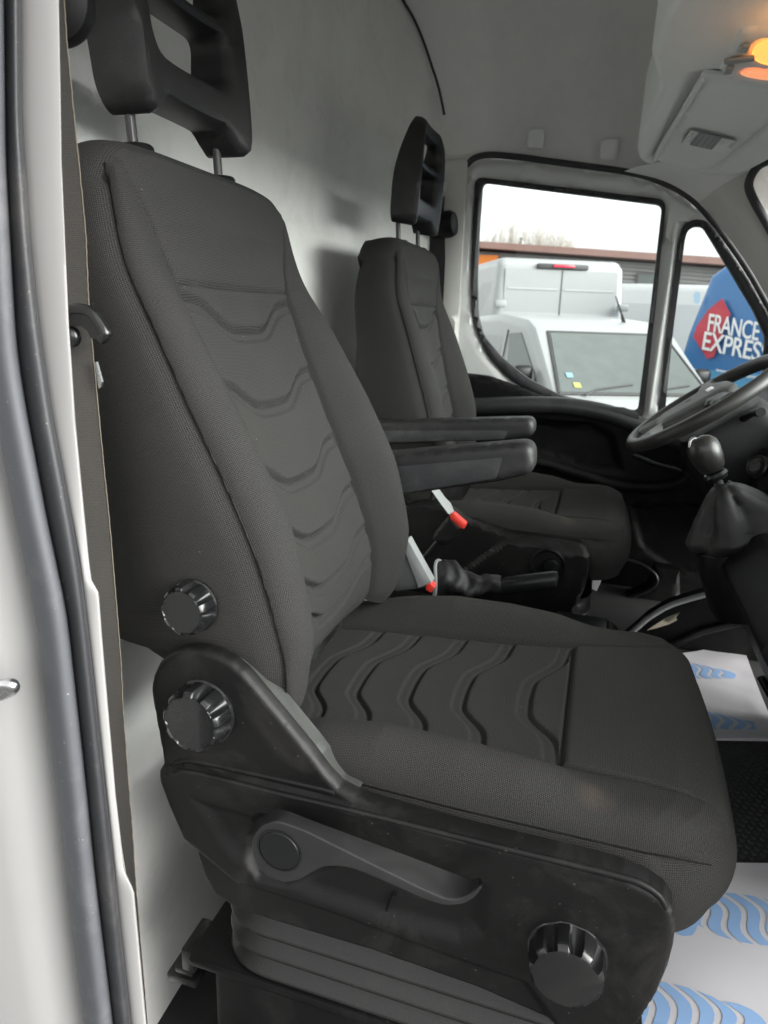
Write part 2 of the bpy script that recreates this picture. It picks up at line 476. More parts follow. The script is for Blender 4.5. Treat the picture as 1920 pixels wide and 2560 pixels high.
# bulkhead: flat in the middle, swept forward to the door pillars at both ends
bk = interp([.50, .56, .66, .78, .95, 1.9, 2.1, 2.28, 2.40, 2.46, 2.53], [-.60, -.64, -.69, -.735, -.76, -.76, -.745, -.70, -.635, -.60, -.58])
ys = np.linspace(.50, 2.53, 90); zs = np.linspace(-1.24, 1.04, 66)
V = []
for z in zs:
    for y in ys:
        b_ = bk([max(.5, y - .05), y, min(2.53, y + .05)]).mean()
        ft = 1 - smst((y - 1.0) / .3)
        fo = np.interp(z, [-.95, -.55, -.44, -.40], [-.63, -.665, -.69, -.90])
        if fo > b_: b_ = b_ + (fo - b_) * float(ft)
        V.append((b_ + .004 * math.sin(9 * y + 3 * z) * math.sin(5 * z + 1.3 * y), y, z))
bulk = struct(finish('bulkhead', V, gf(66, 90), WALLM), 'pale grey vinyl bulkhead behind both seats')

# headliner
cs = smooth_line([(.50, .42), (.52, .56), (.58, .74), (.72, .90), (1.0, 1.0), (1.5, 1.03), (2.0, 1.0), (2.28, .91), (2.42, .74), (2.475, .6), (2.50, .52), (2.508, .475)], 7)
xsn = np.linspace(-.80, .46, 60); V = []
_sp = np.array([P(x, y, Y=2.49) for x, y in [(1128, 398), (1174, 398), (1215, 388), (1365, 402), (1573, 431), (1654, 455), (1730, 498), (1793, 567)]])
zse = interp(_sp[:, 0], _sp[:, 2])
for x in xsn:
    H = 1.25 if x < -.12 else 1.25 - (x + .12) / .52 * .80
    ncs = len(cs)
    for ci, (y, z) in enumerate(cs):
        if ci > ncs - 10: z = z + (float(zse(x)) + .006 - .475) * (ci - (ncs - 10)) / 9
        k = .05; hh = max(k - abs(z - H), 0) / k; zz = min(z, H) - hh * hh * k * .25
        if z <= .45: zz = z
        zz += .006 * math.sin(7 * x + 2 * y) * math.sin(4 * y)
        V.append((x, y, zz))
hl = struct(finish('ceiling', V, gf(60, len(cs)), LINER, smooth=60), 'dark grey felt headliner over the cab')
V, F = box_geo((-.17, 1.5, 1.10), (1.3, 2.06, .05), 0)
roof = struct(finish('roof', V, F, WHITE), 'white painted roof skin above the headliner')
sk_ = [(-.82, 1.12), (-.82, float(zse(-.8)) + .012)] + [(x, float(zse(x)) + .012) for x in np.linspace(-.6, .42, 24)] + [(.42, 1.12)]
cab = relief('cab_side', [np.array(sk_)], yplane(2.552), WHITE, None, -.03, .06, 0)  # unseen skin, added to stop light leaking in over the door frame
struct(cab, 'unseen white outer skin of the cab above the driver door')
# rubber edge where the bulkhead meets the headliner
pts = []
for y in np.linspace(.75, 2.46, 60):
    pts.append((bk(y) + .008, y, np.interp(y, [c[0] for c in cs], [c[1] for c in cs]) - .004))
eb = tube('bulkhead_edge', smooth_line(pts, 2), .004, RUBBERD, bulk, 8)

def rsq_plate(c, hx, hz, r, ax):  # rounded square blank plate as a small relief
    return rounded([(c[0] - hx, c[1] - hz), (c[0] + hx, c[1] - hz), (c[0] + hx, c[1] + hz), (c[0] - hx, c[1] + hz)], r)

for i, (px, py) in enumerate([(1340, 347), (1522, 373)]):
    c = P(px, py, Y=2.472)
    t_ = thing('blanking_cap', ['grey square blanking cap in the headliner, nearer the driver headrest', 'grey square blanking cap in the headliner, nearer the sun visor'][i], 'cap', tuple(c), 'square blanking caps in the headliner')
    slope = .45
    def Mc(p, q, e, c=c): return (p, c[1] - .004 - e - (q - c[2]) * slope, q)
    relief('cap_face', [rsq_plate((c[0], c[2]), .027, .027, .010, None)], Mc, CONS, t_, .012, .006, .004)

# ------------------------------------------------------------------ driver's door
DY = 2.5
door = thing('driver_door', 'white driver door with black rubber round its window and a black lined inside', 'door', (-.0, DY, FLOOR))
seal_px = [(1128, 980), (1133, 856), (1146, 640), (1158, 450), (1174, 405), (1215, 388), (1290, 392), (1365, 402), (1470, 416), (1573, 431), (1654, 455), (1730, 498), (1793, 567), (1863, 665), (1920, 764), (1985, 890)]
frame = xz([(1128, 1100), (1133, 856), (1146, 640), (1158, 450), (1174, 405), (1215, 388), (1365, 402), (1573, 431), (1654, 455), (1730, 498), (1793, 567), (1863, 665), (1920, 764), (1990, 900), (2010, 1100)], DY)
w_out = rounded(xz([(1188, 441), (1666, 498), (1640, 760), (1608, 1048), (1403, 1012), (1333, 986), (1269, 947), (1218, 890), (1186, 820), (1177, 740), (1180, 600)], DY), .03)
w_in = rounded(xz([(1206, 455), (1656, 512), (1627, 770), (1595, 1029), (1403, 990), (1320, 947), (1256, 896), (1208, 839), (1194, 788), (1192, 692), (1198, 560)], DY), .02)
q_out = rounded(xz([(1697, 600), (1708, 561), (1735, 547), (1766, 550), (1800, 590), (1868, 690), (1926, 790), (1958, 850), (1925, 1090), (1643, 1090), (1665, 850)], DY), .02)
q_in = rounded(xz([(1713, 598), (1719, 578), (1733, 566), (1757, 566), (1776, 596), (1838, 698), (1884, 776), (1913, 840), (1905, 1060), (1660, 1060), (1684, 820)], DY), .015)
relief('door_frame', [frame, w_out, q_out], yplane(DY), WHITED, door, .05, .022, .014)
tube('pillar_highlight_bead', smooth_line([P(x, y, Y=DY - .012) for x, y in [(1690, 560), (1672, 700), (1650, 850), (1625, 1020)]], 6), .006, WHITED, door, 8)
wr = relief('window_seal', [w_out, w_in], yplane(DY - .004), RUBBERD, door, .03, .012, .008)
wq = relief('quarter_light_seal', [q_out, q_in], yplane(DY - .004), RUBBERD, door, .03, .012, .008)
def pane(name, loop, Y, parent):
    loop = resample(loop, .05); n_ = len(loop)
    V = [(p, Y, q) for p, q in loop] + [(p, Y + .004, q) for p, q in loop]
    F = [tuple(range(n_)), tuple(range(n_, 2 * n_))[::-1]] + [(i, (i + 1) % n_, n_ + (i + 1) % n_, n_ + i) for i in range(n_)]
    return finish(name, V, F, GLASS, parent, 20)
pane('window_pane', w_in, DY + .015, door)
pane('quarter_light_pane', q_in, DY + .015, door)
tube('door_seal', smooth_line([P(x, y, Y=DY - .01) for x, y in seal_px], 6), .010, RUBBERD, door, 10)

# inside lining of the door
PY = 2.44
pan = xz([(1100, 946), (1157, 934), (1218, 941), (1307, 973), (1375, 1001), (1480, 1011), (1601, 1043), (1700, 1085), (1990, 1150), (1990, 1560), (1100, 1560)], PY)
rec = np.array(xz([(1150, 1052), (1330, 1050), (1480, 1052), (1535, 1085), (1560, 1180), (1450, 1172), (1330, 1140), (1150, 1135)], PY))
spk = np.array(xz([(1572, 1262), (1740, 1258), (1790, 1300), (1770, 1420), (1690, 1436), (1600, 1370)], PY))
def e_pan(p, d):
    r_ = np.zeros(len(p))
    for poly, dep, bl in ((rec, -.022, .02), (spk, -.014, .012)):
        ins = inside(p, poly); ds = segdist(p, poly); r_ += np.where(ins, dep * smst(ds / bl), 0)
    return r_
dp = relief('door_lining', [pan], yplane(PY), BLACK, door, .05, .013, .012, e_pan)
def roll(name, px, Y, r, mat, parent, up=1.0, n=10):
    pts = smooth_line([P(x, y, Y=Y) for x, y in px], 8)
    return tube(name, pts, r, mat, parent, 14)
roll('armrest_ledge', [(1120, 1018), (1180, 1016), (1300, 1012), (1420, 1016), (1520, 1034), (1600, 1064), (1680, 1098), (1760, 1120)], 2.425, .030, plastic('ledge_plastic', (.03, .031, .032), .38, .1, 700, .1), door)  # lighter plastic than the lining, carrying the sky highlight along its top
roll('lower_ledge', [(1160, 1140), (1330, 1152), (1450, 1186), (1540, 1212), (1640, 1218), (1710, 1200), (1740, 1150), (1745, 1100)], 2.41, .02, BLACK, door)
roll('grab_handle', [(1583, 1138), (1600, 1144), (1640, 1160), (1690, 1173), (1702, 1180)], 2.38, .008, SATIN, door)
slot = xz([(1478, 1016), (1560, 1018), (1595, 1034), (1597, 1046), (1530, 1034)], 2.405)
relief('ledge_slot', [slot], yplane(2.398), RUBBERD, door, .01, .01, .002)
pk = xz([(1380, 1470), (1440, 1460), (1480, 1478), (1530, 1494), (1575, 1490), (1620, 1470), (1640, 1420), (1700, 1430), (1700, 1640), (1380, 1640)], 2.34)
relief('door_pocket', [pk], yplane(2.34), BLACK, door, .07, .014, .012)
roll('pocket_rim', [(1475, 1400), (1530, 1392), (1600, 1410), (1640, 1440), (1630, 1470), (1560, 1496), (1490, 1486)], 2.335, .006, SATIN, door)
pl = thing('paper_slip', 'folded white paper slip standing in the door pocket', 'paper', tuple(P(1495, 1470, Y=2.30)))
c = P(1496, 1440, Y=2.30)
box('sheet', c, (.028, .004, .105), PAPER, pl, .001, 1, Matrix.Rotation(R(14), 3, 'Y'))
box('printed_strip', c + np.array([.007, -.0045, .038]), (.018, .003, .02), REDB, pl, .0005, 1, Matrix.Rotation(R(14), 3, 'Y'))

# ------------------------------------------------------------------ far door pillar and its belt
bp_ = thing('door_pillar', 'white door pillar trim beside the driver headrest', 'pillar', (-.5, 2.45, FLOOR))
col = [P(1075, 418, Y=2.46), P(1160, 428, Y=2.49)]
lo = rounded([(P(1083, 400, Y=2.47)[0], P(1083, 400, Y=2.47)[2]), (P(1168, 396, Y=2.47)[0], P(1168, 396, Y=2.47)[2]), (P(1130, 980, Y=2.47)[0] + .01, FLOOR + .3), (P(1060, 980, Y=2.47)[0], FLOOR + .3)], .015)
relief('pillar_trim', [lo], yplane(2.46), TRIMW, bp_, .05, .02, .012)
c = P(1101, 462, Y=2.44); lathe('coat_hook', [(.022, 0), (.022, .008), (.016, .016), (.013, .03), (.017, .036), (.010, .040)], c + np.array([0, .02, 0]), (0, -1, -.15), TRIMW, bp_, 28)
c = P(1097, 510, Y=2.44); box('height_slider', c, (.036, .022, .05), SATIN, bp_, .005)
ds = thing('driver_seat_belt', 'black seat belt of the driver seat hanging from its white pillar', 'seat belt', tuple(P(1095, 900, Y=2.43)))
c = P(1112, 562, Y=2.42)
lathe('belt_guide', [(.02, -.045), (.036, -.04), (.043, -.02), (.043, .02), (.036, .035), (.02, .04)], c, (1, -.15, .1), BLACK, ds, 28)
V = []
for (x0, x1, y) in [(1075, 1112, 560), (1072, 1113, 650), (1072, 1108, 760), (1070, 1100, 900), (1068, 1095, 1050)]:
    V += [P(x0, y, Y=2.425), P(x1, y, Y=2.415), P(x1, y, Y=2.42) + [0, .003, 0], P(x0, y, Y=2.43)]
finish('webbing', V, grid_faces(5, 4, True), SATIN, ds)

# ------------------------------------------------------------------ windscreen pillar, windscreen
ap = thing('windscreen_pillar', 'pale grey windscreen pillar trim beyond the steering wheel', 'pillar', tuple(P(1900, 620, Y=2.45)))
up_a = smooth_line([P(x, y, Y=2.478) for x, y in [(1560, 428), (1658, 452), (1736, 497), (1802, 566), (1873, 664), (1930, 763), (2004, 896), (2054, 996)]], 5)
up_b = smooth_line([P(x, y, Y=2.36) for x, y in [(1700, 400), (1780, 420), (1864, 424), (1880, 462), (1894, 505), (1928, 564), (1998, 690), (2088, 850)]], 5)
V = []
nA = len(up_a); nk = 9
for i in range(nA):
    for k in range(nk):
        t = k / (nk - 1); p = up_a[i] * (1 - t) + up_b[i] * t
        V.append(p + np.array([-.012, -.02, 0]) * math.sin(math.pi * t))
fs = gf(nA, nk); cut = int(nA * .36) * (nk - 1)
finish('upper_lining', V, fs[:cut], LINER, ap, 60)
finish('pillar_cover', [np.array(v) + [-.003, -.003, 0] for v in V], fs[cut - (nk - 1):], TRIMW, ap, 60)
c = P(1845, 551, Y=2.40); lathe('screw_cap', [(.013, 0), (.013, .006), (.010, .008)], c + np.array([.0, .01, 0]), (-.2, -1, -.1), TRIMW, ap, 24)
ws = thing('windscreen', 'windscreen glass with a black rubber edge above the dashboard', 'windscreen', (.6, 1.5, -.2))
wl = [(.372, .455), (.80, -.22)]
V = [(.362, .62, .452), (.362, 2.32, .452), (.80, 2.36, -.22), (.80, .60, -.22)]
V += [(x + .004, y, z + .004) for x, y, z in V]
finish('screen_glass', V, [(0, 1, 2, 3), (7, 6, 5, 4), (0, 4, 5, 1), (1, 5, 6, 2), (2, 6, 7, 3), (3, 7, 4, 0)], GLASS, ws, 10)
edge = [P(x, y, Y=2.35) for x, y in [(2000, 372), (1920, 402), (1888, 424), (1872, 462), (1886, 503), (1920, 563), (1990, 690), (2080, 850)]]
tube('screen_seal', smooth_line(edge, 8), .012, RUBBERD, ws, 10)
V = [(.335, .5, .44), (.335, 2.36, .44), (.335, 2.36, .47), (.335, .5, .47), (.46, .5, .46), (.46, 2.36, .46), (.46, 2.36, .49), (.46, .5, .49)]

# ------------------------------------------------------------------ overhead console, visor, lamp
PL = (np.array([0, .06, 1.0]), .43 + 2.25 * .06)
def pp(px): return np.array([P(x, y, plane=PL)[:2] for x, y in px])
def cplane(off=0):
    def Mq(p, q, e): return (p, q, PL[1] - .06 * q - e - off)
    return Mq
oc = thing('overhead_console', 'grey moulded overhead console under the front of the headliner', 'overhead shelf', (.15, 1.8, .45))
out = pp([(1700, -60), (1687, 0), (1663, 35), (1645, 88), (1631, 136), (1628, 153), (1642, 204), (1645, 226), (1625, 280), (1607, 329), (1594, 367), (1594, 395), (1607, 408), (1654, 421), (1725, 434), (1795, 440), (1860, 434), (1960, 385), (2100, 330), (2100, -60)])
vis = np.array(pp([(1720, 180), (1680, 262), (1612, 398), (1640, 425), (1727, 438), (1800, 428), (1935, 325), (1935, 200), (1795, 172)]))
def e_con(p, d):
    ins = inside(p, vis); return np.where(ins, -.022 * smst(segdist(p, vis) / .02), 0)
relief('console_shell', [smooth_line(out, 4, True)], cplane(0), CONS, oc, .16, .008, .016, e_con, 65)
gr = pp([(1905, -8), (1935, -30), (2100, -30), (2100, 60), (1935, 22), (1910, 8)])
relief('console_bulge', [rounded(gr, .02)], cplane(.004), CONS, oc, .015, .012, .012)
vz = thing('sun_visor', 'folded grey sun visor with a pale label strip', 'sun visor', tuple(P(1770, 330, plane=PL)))
vl = rounded(pp([(1757, 197), (1631, 404), (1725, 430), (1790, 424), (1925, 312), (1960, 240), (1960, 222)]), .012)
relief('visor_flap', [vl], cplane(-.003), CONS, vz, .014, .012, .007)
tube('visor_edge', [P(x, y, plane=(PL[0], PL[1] - .004)) for x, y in [(1757, 200), (1694, 303), (1636, 400)]], .0035, CONS, vz, 8)
q0 = np.array([(1728, 320), (1841, 347), (1813, 376), (1705, 352)], float)
def band(t0, t1): return pp([tuple(q0[0] + (q0[1] - q0[0]) * t0), tuple(q0[0] + (q0[1] - q0[0]) * t1), tuple(q0[3] + (q0[2] - q0[3]) * t1), tuple(q0[3] + (q0[2] - q0[3]) * t0)])
lb = relief('visor_label', [band(0, 1)], cplane(.005), STICKG, vz, .002, .02, 0)
relief('label_panel', [band(.0, .17)], cplane(.0065), STICK, lb, .0014, .02, 0)
relief('label_panel', [band(.70, 1.0)], cplane(.0065), STICK, lb, .0014, .02, 0)
for k in range(4):
    t = .24 + k * .11
    relief('label_stripe', [band(t, t + .05)], cplane(.006), plastic('label_grey_tone', (.30, .31, .32), .5), lb, .0009, .03, 0)
lm = thing('roof_lamp', 'twin reading lamp unit glowing orange in the overhead console', 'reading lamp', tuple(P(1880, 140, plane=PL)))
lamp_o = rounded(pp([(1854, 66), (1797, 172), (1822, 194), (1920, 215), (2090, 225), (2090, 60), (1920, 62)]), .012)
def pell(c, rx, ry, n=28, rot=0):
    return [(c[0] + rx * math.cos(2 * math.pi * k / n), c[1] + ry * math.sin(2 * math.pi * k / n) + rot * rx * math.cos(2 * math.pi * k / n)) for k in range(n)]
L1 = pp(pell((1936, 120), 58, 33)); L2 = pp(pell((1925, 180), 74, 13, rot=.08))
relief('lamp_housing', [lamp_o, L1, L2], cplane(.006), CONS, lm, .03, .010, .006)
AMB = emit('lamp_glow', (1.0, .44, .10), .27); AMB2 = emit('lamp_glow_low', (1.0, .38, .18), .16)
relief('lamp_lens', [pp(pell((1938, 121), 56, 31))], lambda p, q, e: cplane(.012)(p, q, e), AMB, lm, .004, .012, .006)
relief('lamp_lens', [pp(pell((1925, 180), 73, 12.6, rot=.08))], lambda p, q, e: cplane(.010)(p, q, e), AMB2, lm, .004, .012, .004)
LC = P(1950, 120, plane=(PL[0], PL[1] - .05))
ld = bpy.data.lights.new('lamp_light', 'POINT'); ld.energy = .02; ld.color = (1, .45, .12); ld.shadow_soft_size = .02
lo_ = bpy.data.objects.new('lamp_light', ld); COL.objects.link(lo_); lo_.location = LC
for (a_, b_, wd) in [((1858, 112), (1866, 128), 9), ((1816, 168), (1830, 182), 8)]:
    c = P((a_[0] + b_[0]) / 2, (a_[1] + b_[1]) / 2, plane=(PL[0], PL[1] - .012))
    box('switch', c, (.014, .030, .008), GREYTAG, lm, .003)
c = P(1848, 150, plane=(PL[0], PL[1] - .012)); box('switch_bar', c, (.050, .020, .007), GREYTAG, lm, .004, 2, Matrix.Rotation(R(-12), 3, 'Z'))

# ------------------------------------------------------------------ near door opening: body, seal, pillar
YS = np.arange(-260, 2840, 60.0)
def curve(px):
    a_ = np.array(sorted(px, key=lambda t: t[1]), float); y, x = a_[:, 1], a_[:, 0]
    s0 = (x[1] - x[0]) / (y[1] - y[0]); s1 = (x[-1] - x[-2]) / (y[-1] - y[-2])
    return lambda t: np.where(t < y[0], x[0] + s0 * (t - y[0]), np.where(t > y[-1], x[-1] + s1 * (t - y[-1]), np.interp(t, y, x)))
def sm(f):
    return lambda t: (f(t - 50) + 2 * f(t) + f(t + 50)) / 4
c1 = sm(curve([(-75, 405), (-45, 860), (0, 1111), (67, 1438), (99, 1600), (120, 1817), (154, 2082), (178, 2314), (210, 2560)]))
c2 = sm(curve([(9, 0), (14, 405), (40, 860), (62, 1007), (119, 1308), (166, 1526), (180, 1650), (212, 1937), (236, 2179), (282, 2560)]))
c3 = sm(curve([(55, 0), (56, 289), (75, 579), (97, 800), (130, 1033), (197, 1391), (215, 1526), (229, 1650), (260, 1937), (289, 2203), (328, 2560)]))
c4 = curve([(146, 0), (153, 405), (171, 800), (189, 1059), (222, 1400), (229, 1450), (247, 1482), (254, 1578), (264, 1700), (289, 1986), (311, 2175), (335, 2226), (347, 2352), (366, 2560)])
def strips(name, rows, mat, parent, YSS=YS):
    """rows: (curve, dx in px, depth) from left to right across the strip"""
    V = []
    for y in YSS:
        row = smooth_line([P(float(f(np.array(y))) + dx, y, Y=dep) for f, dx, dep in rows], 4); V += list(row)
    return finish(name, V, gf(len(YSS), len(row)), mat, parent, 60)
vb = thing('van_body_side', 'white outer body side and door pillar at the open passenger doorway', 'van body', (-.7, .47, FLOOR))
YF = np.arange(-260, 2840, 15.0)
V = []
for y in YS:
    p1 = P(float(c1(np.array(y))) + 14, y, Y=.50)
    for k, (xx, yy) in enumerate([(-1.5, .462), (-1.0, .458), (p1[0] - .12, .458), (p1[0] - .05, .46), (p1[0] - .018, .468), (p1[0], .50), (p1[0] + .01, .53)]):
        V.append((xx, yy, p1[2]))
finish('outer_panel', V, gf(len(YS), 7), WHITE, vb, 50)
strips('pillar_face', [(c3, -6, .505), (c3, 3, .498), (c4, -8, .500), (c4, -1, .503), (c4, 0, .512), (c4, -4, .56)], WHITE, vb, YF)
sl = thing('door_seal', 'grey double rubber seal running up the open passenger doorway', 'door seal', (-.5, .48, FLOOR))
strips('seal_bulb', [(c1, 6, .50), (c1, 0, .478), (c1, 8, .462), (lambda t: (c1(t) + c2(t)) / 2, 0, .455), (c2, -10, .462), (c2, 0, .474), (c2, 3, .486)], RUBBER, sl)
strips('seal_lip', [(c2, 0, .488), (c2, 4, .476), (lambda t: (c2(t) + c3(t)) / 2, 2, .470), (c3, -6, .476), (c3, 0, .490), (c3, -2, .51)], RUBBERD, sl)
st = thing('door_striker', 'steel door striker loop on the white body side', 'latch', tuple(P(0, 1718, Y=.44)))
tube('striker_loop', smooth_line([P(-90, 1740, Y=.455), P(-40, 1725, Y=.43), P(15, 1712, Y=.43), P(32, 1716, Y=.432), P(22, 1728, Y=.436), P(-30, 1748, Y=.44), P(-90, 1765, Y=.455)], 6), .006, CHROME, st, 12)

# seat belt at the near pillar
pb = thing('passenger_seat_belt', 'brown grey seat belt running down beside the passenger backrest', 'seat belt', (-.42, .56, FLOOR))
b0 = curve([(120, 0), (146, 405), (164, 800), (184, 1059), (218, 1400), (240, 1600), (270, 1900), (322, 2227), (366, 2560)])
b1 = curve([(160, 0), (168, 116), (191, 347), (214, 579), (222, 760), (228, 831), (249, 1059), (275, 1318), (301, 1630), (309, 1793), (333, 2106), (341, 2227), (369, 2560)])
V = []; UV = []
for y in YF:
    x0, x1 = float(b0(np.array(y))), float(b1(np.array(y)))
    a_, b_ = P(x0, y, Y=.555), P(x1, y, Y=.585)
    for k in range(7):
        t = k / 6; V.append(a_ + (b_ - a_) * t + np.array([0, -.002 * math.sin(math.pi * t), 0])); UV.append((t * .048, a_[2]))
finish('webbing', V, gf(len(YF), 7), BELT, pb, 50, UV)
rnd = random.Random(3)
tube('selvedge', [P(float(b1(np.array(y))) + rnd.uniform(-.6, .6), y, Y=.584) for y in np.arange(-200, 2500, 12.0)], .0006, BELTE, pb, 5)
# top guide with ribbed edge
c = P(160, 35, Y=.60)
g = lathe('belt_guide', [(.012, -.02), (.030, -.018), (.036, -.010), (.038, 0), (.036, .012), (.026, .018), (.012, .02)], c + np.array([-.012, 0, .012]), (.35, -1, -.1), BLACK, pb, 60, lambda j, r_, a_: r_ * (1 + (.02 * math.sin(a_ * 30) if j in (2, 3) else 0)))
# latch tongue and stop button
tl = [P(x, y, Y=.548) for x, y in [(165, 775), (200, 772), (228, 785), (250, 815), (262, 838), (248, 850), (234, 846), (226, 828), (205, 812), (168, 815)]]
V = []; F = []
n_ = len(tl)
for dy in (0, .004, .014, .018):
    cen = np.mean(tl, 0); s_ = .94 if dy in (0, .018) else 1
    V += [tuple(cen + (p - cen) * s_ + np.array([0, dy - .004, 0])) for p in tl]
F = grid_faces(4, n_, True) + [tuple(range(n_)), tuple(range(3 * n_, 4 * n_))]
tong = finish('latch_tongue', V, F, KNOBM, pb, 50)
tube('tongue_rim', smooth_line([P(x, y, Y=.545) for x, y in [(170, 773), (205, 772), (232, 784), (254, 814), (264, 836), (252, 850)]], 6), .005, KNOBM, tong, 10)
tip = [P(x, y, Y=.575) for x, y in [(236, 905), (240, 905), (254, 955), (252, 968), (246, 972)]]
finish('tongue_blade', [tuple(p) for p in tip] + [tuple(p + np.array([.0, .003, 0])) for p in tip], [(0, 1, 2, 3, 4), (9, 8, 7, 6, 5)] + [(i, (i + 1) % 5, 5 + (i + 1) % 5, 5 + i) for i in range(5)], CHROME, tong, 20)
c = P(180, 842, Y=.55); lathe('stop_button', [(.010, 0), (.010, .003), (.008, .006), (.004, .008)], c, (.1, -1, 0), KNOBM, pb, 24)
# ------------------------------------------------------------------ seats
# passenger seat dimensions; u = across the seat from its centre line (- towards the open door)
YC = .905
SX = np.array([(-.540, .172), (-.537, .155), (-.530, .13), (-.508, .05), (-.463, -.03), (-.430, -.091), (-.386, -.175), (-.351, -.249), (-.329, -.314), (-.314, -.371), (-.310, -.413), (-.316, -.47), (-.33, -.50)])
_sl = smooth_line(SX[::-1], 10); SARC = np.concatenate([[0], np.cumsum(np.linalg.norm(np.diff(_sl, axis=0), axis=1))]); STOT = SARC[-1]
def seam(s):
    return np.stack([np.interp(s, SARC, _sl[:, 0]), np.interp(s, SARC, _sl[:, 1])], -1)
def sz(z): return np.interp(z, _sl[:, 1], SARC)
def seam_n(s):
    t = seam(s + .01) - seam(s - .01); t = t / np.linalg.norm(t, axis=-1, keepdims=True)
    return np.stack([t[..., 1], -t[..., 0]], -1)      # forward
fz = lambda zs_, vs_: (lambda s: np.interp(s, [sz(z) for z in zs_[::-1]], vs_[::-1]))
W_s = fz([.178, .13, .05, -.03, -.1, -.25, -.35, -.42, -.5], [.214, .217, .228, .240, .247, .25, .25, .245, .225])
UI_s = fz([.178, .10, .03, -.05, -.2, -.35, -.5], [.208, .178, .153, .150, .152, .158, .160])
DI_s = fz([.178, .10, .03, -.05, -.15, -.25, -.38, -.5], [.004, .008, -.003, -.020, -.032, -.036, -.034, -.03])
DC_s = fz([.178, .10, .05, -.05, -.15, -.25, -.37, -.42, -.5], [.002, .006, .010, .018, .024, .026, .018, .008, 0])
CHB = [sz(z) for z in (-.013, -.108, -.211, -.296, -.372, -.43)]
def chev(u):
    if isinstance(u, np.ndarray): return (chev_(u - .006) + chev_(u) + chev_(u + .006)) / 3
    return chev_(u)
def chev_(u):
    a_ = np.abs(u); return np.interp(a_, [0, .045, .060, .095, .112, .2], [-.003, -.001, .004, .027, .034, .044])
def gauss(x, s): return np.exp(-(x / s) ** 2)
def groove(t, k=1.0): return k * groove_(t)
def groove_(t):        # t = distance past the sharp line; a 15 mm wide pressed band behind it
    return -.0062 * gauss(t, .0032) - .0036 * smst((t + .021) / .007) * smst((-t + .002) / .004) + .0022 * smst((t) / .006) * smst((.05 - t) / .05)

def arcuv(G, S):
    d = np.linalg.norm(np.diff(G, axis=0), axis=2); L = np.vstack([np.zeros((1, G.shape[1])), np.cumsum(d, 0)])
    L = L - L[G.shape[0] // 2]
    return np.stack([L, S], -1).reshape(-1, 2)

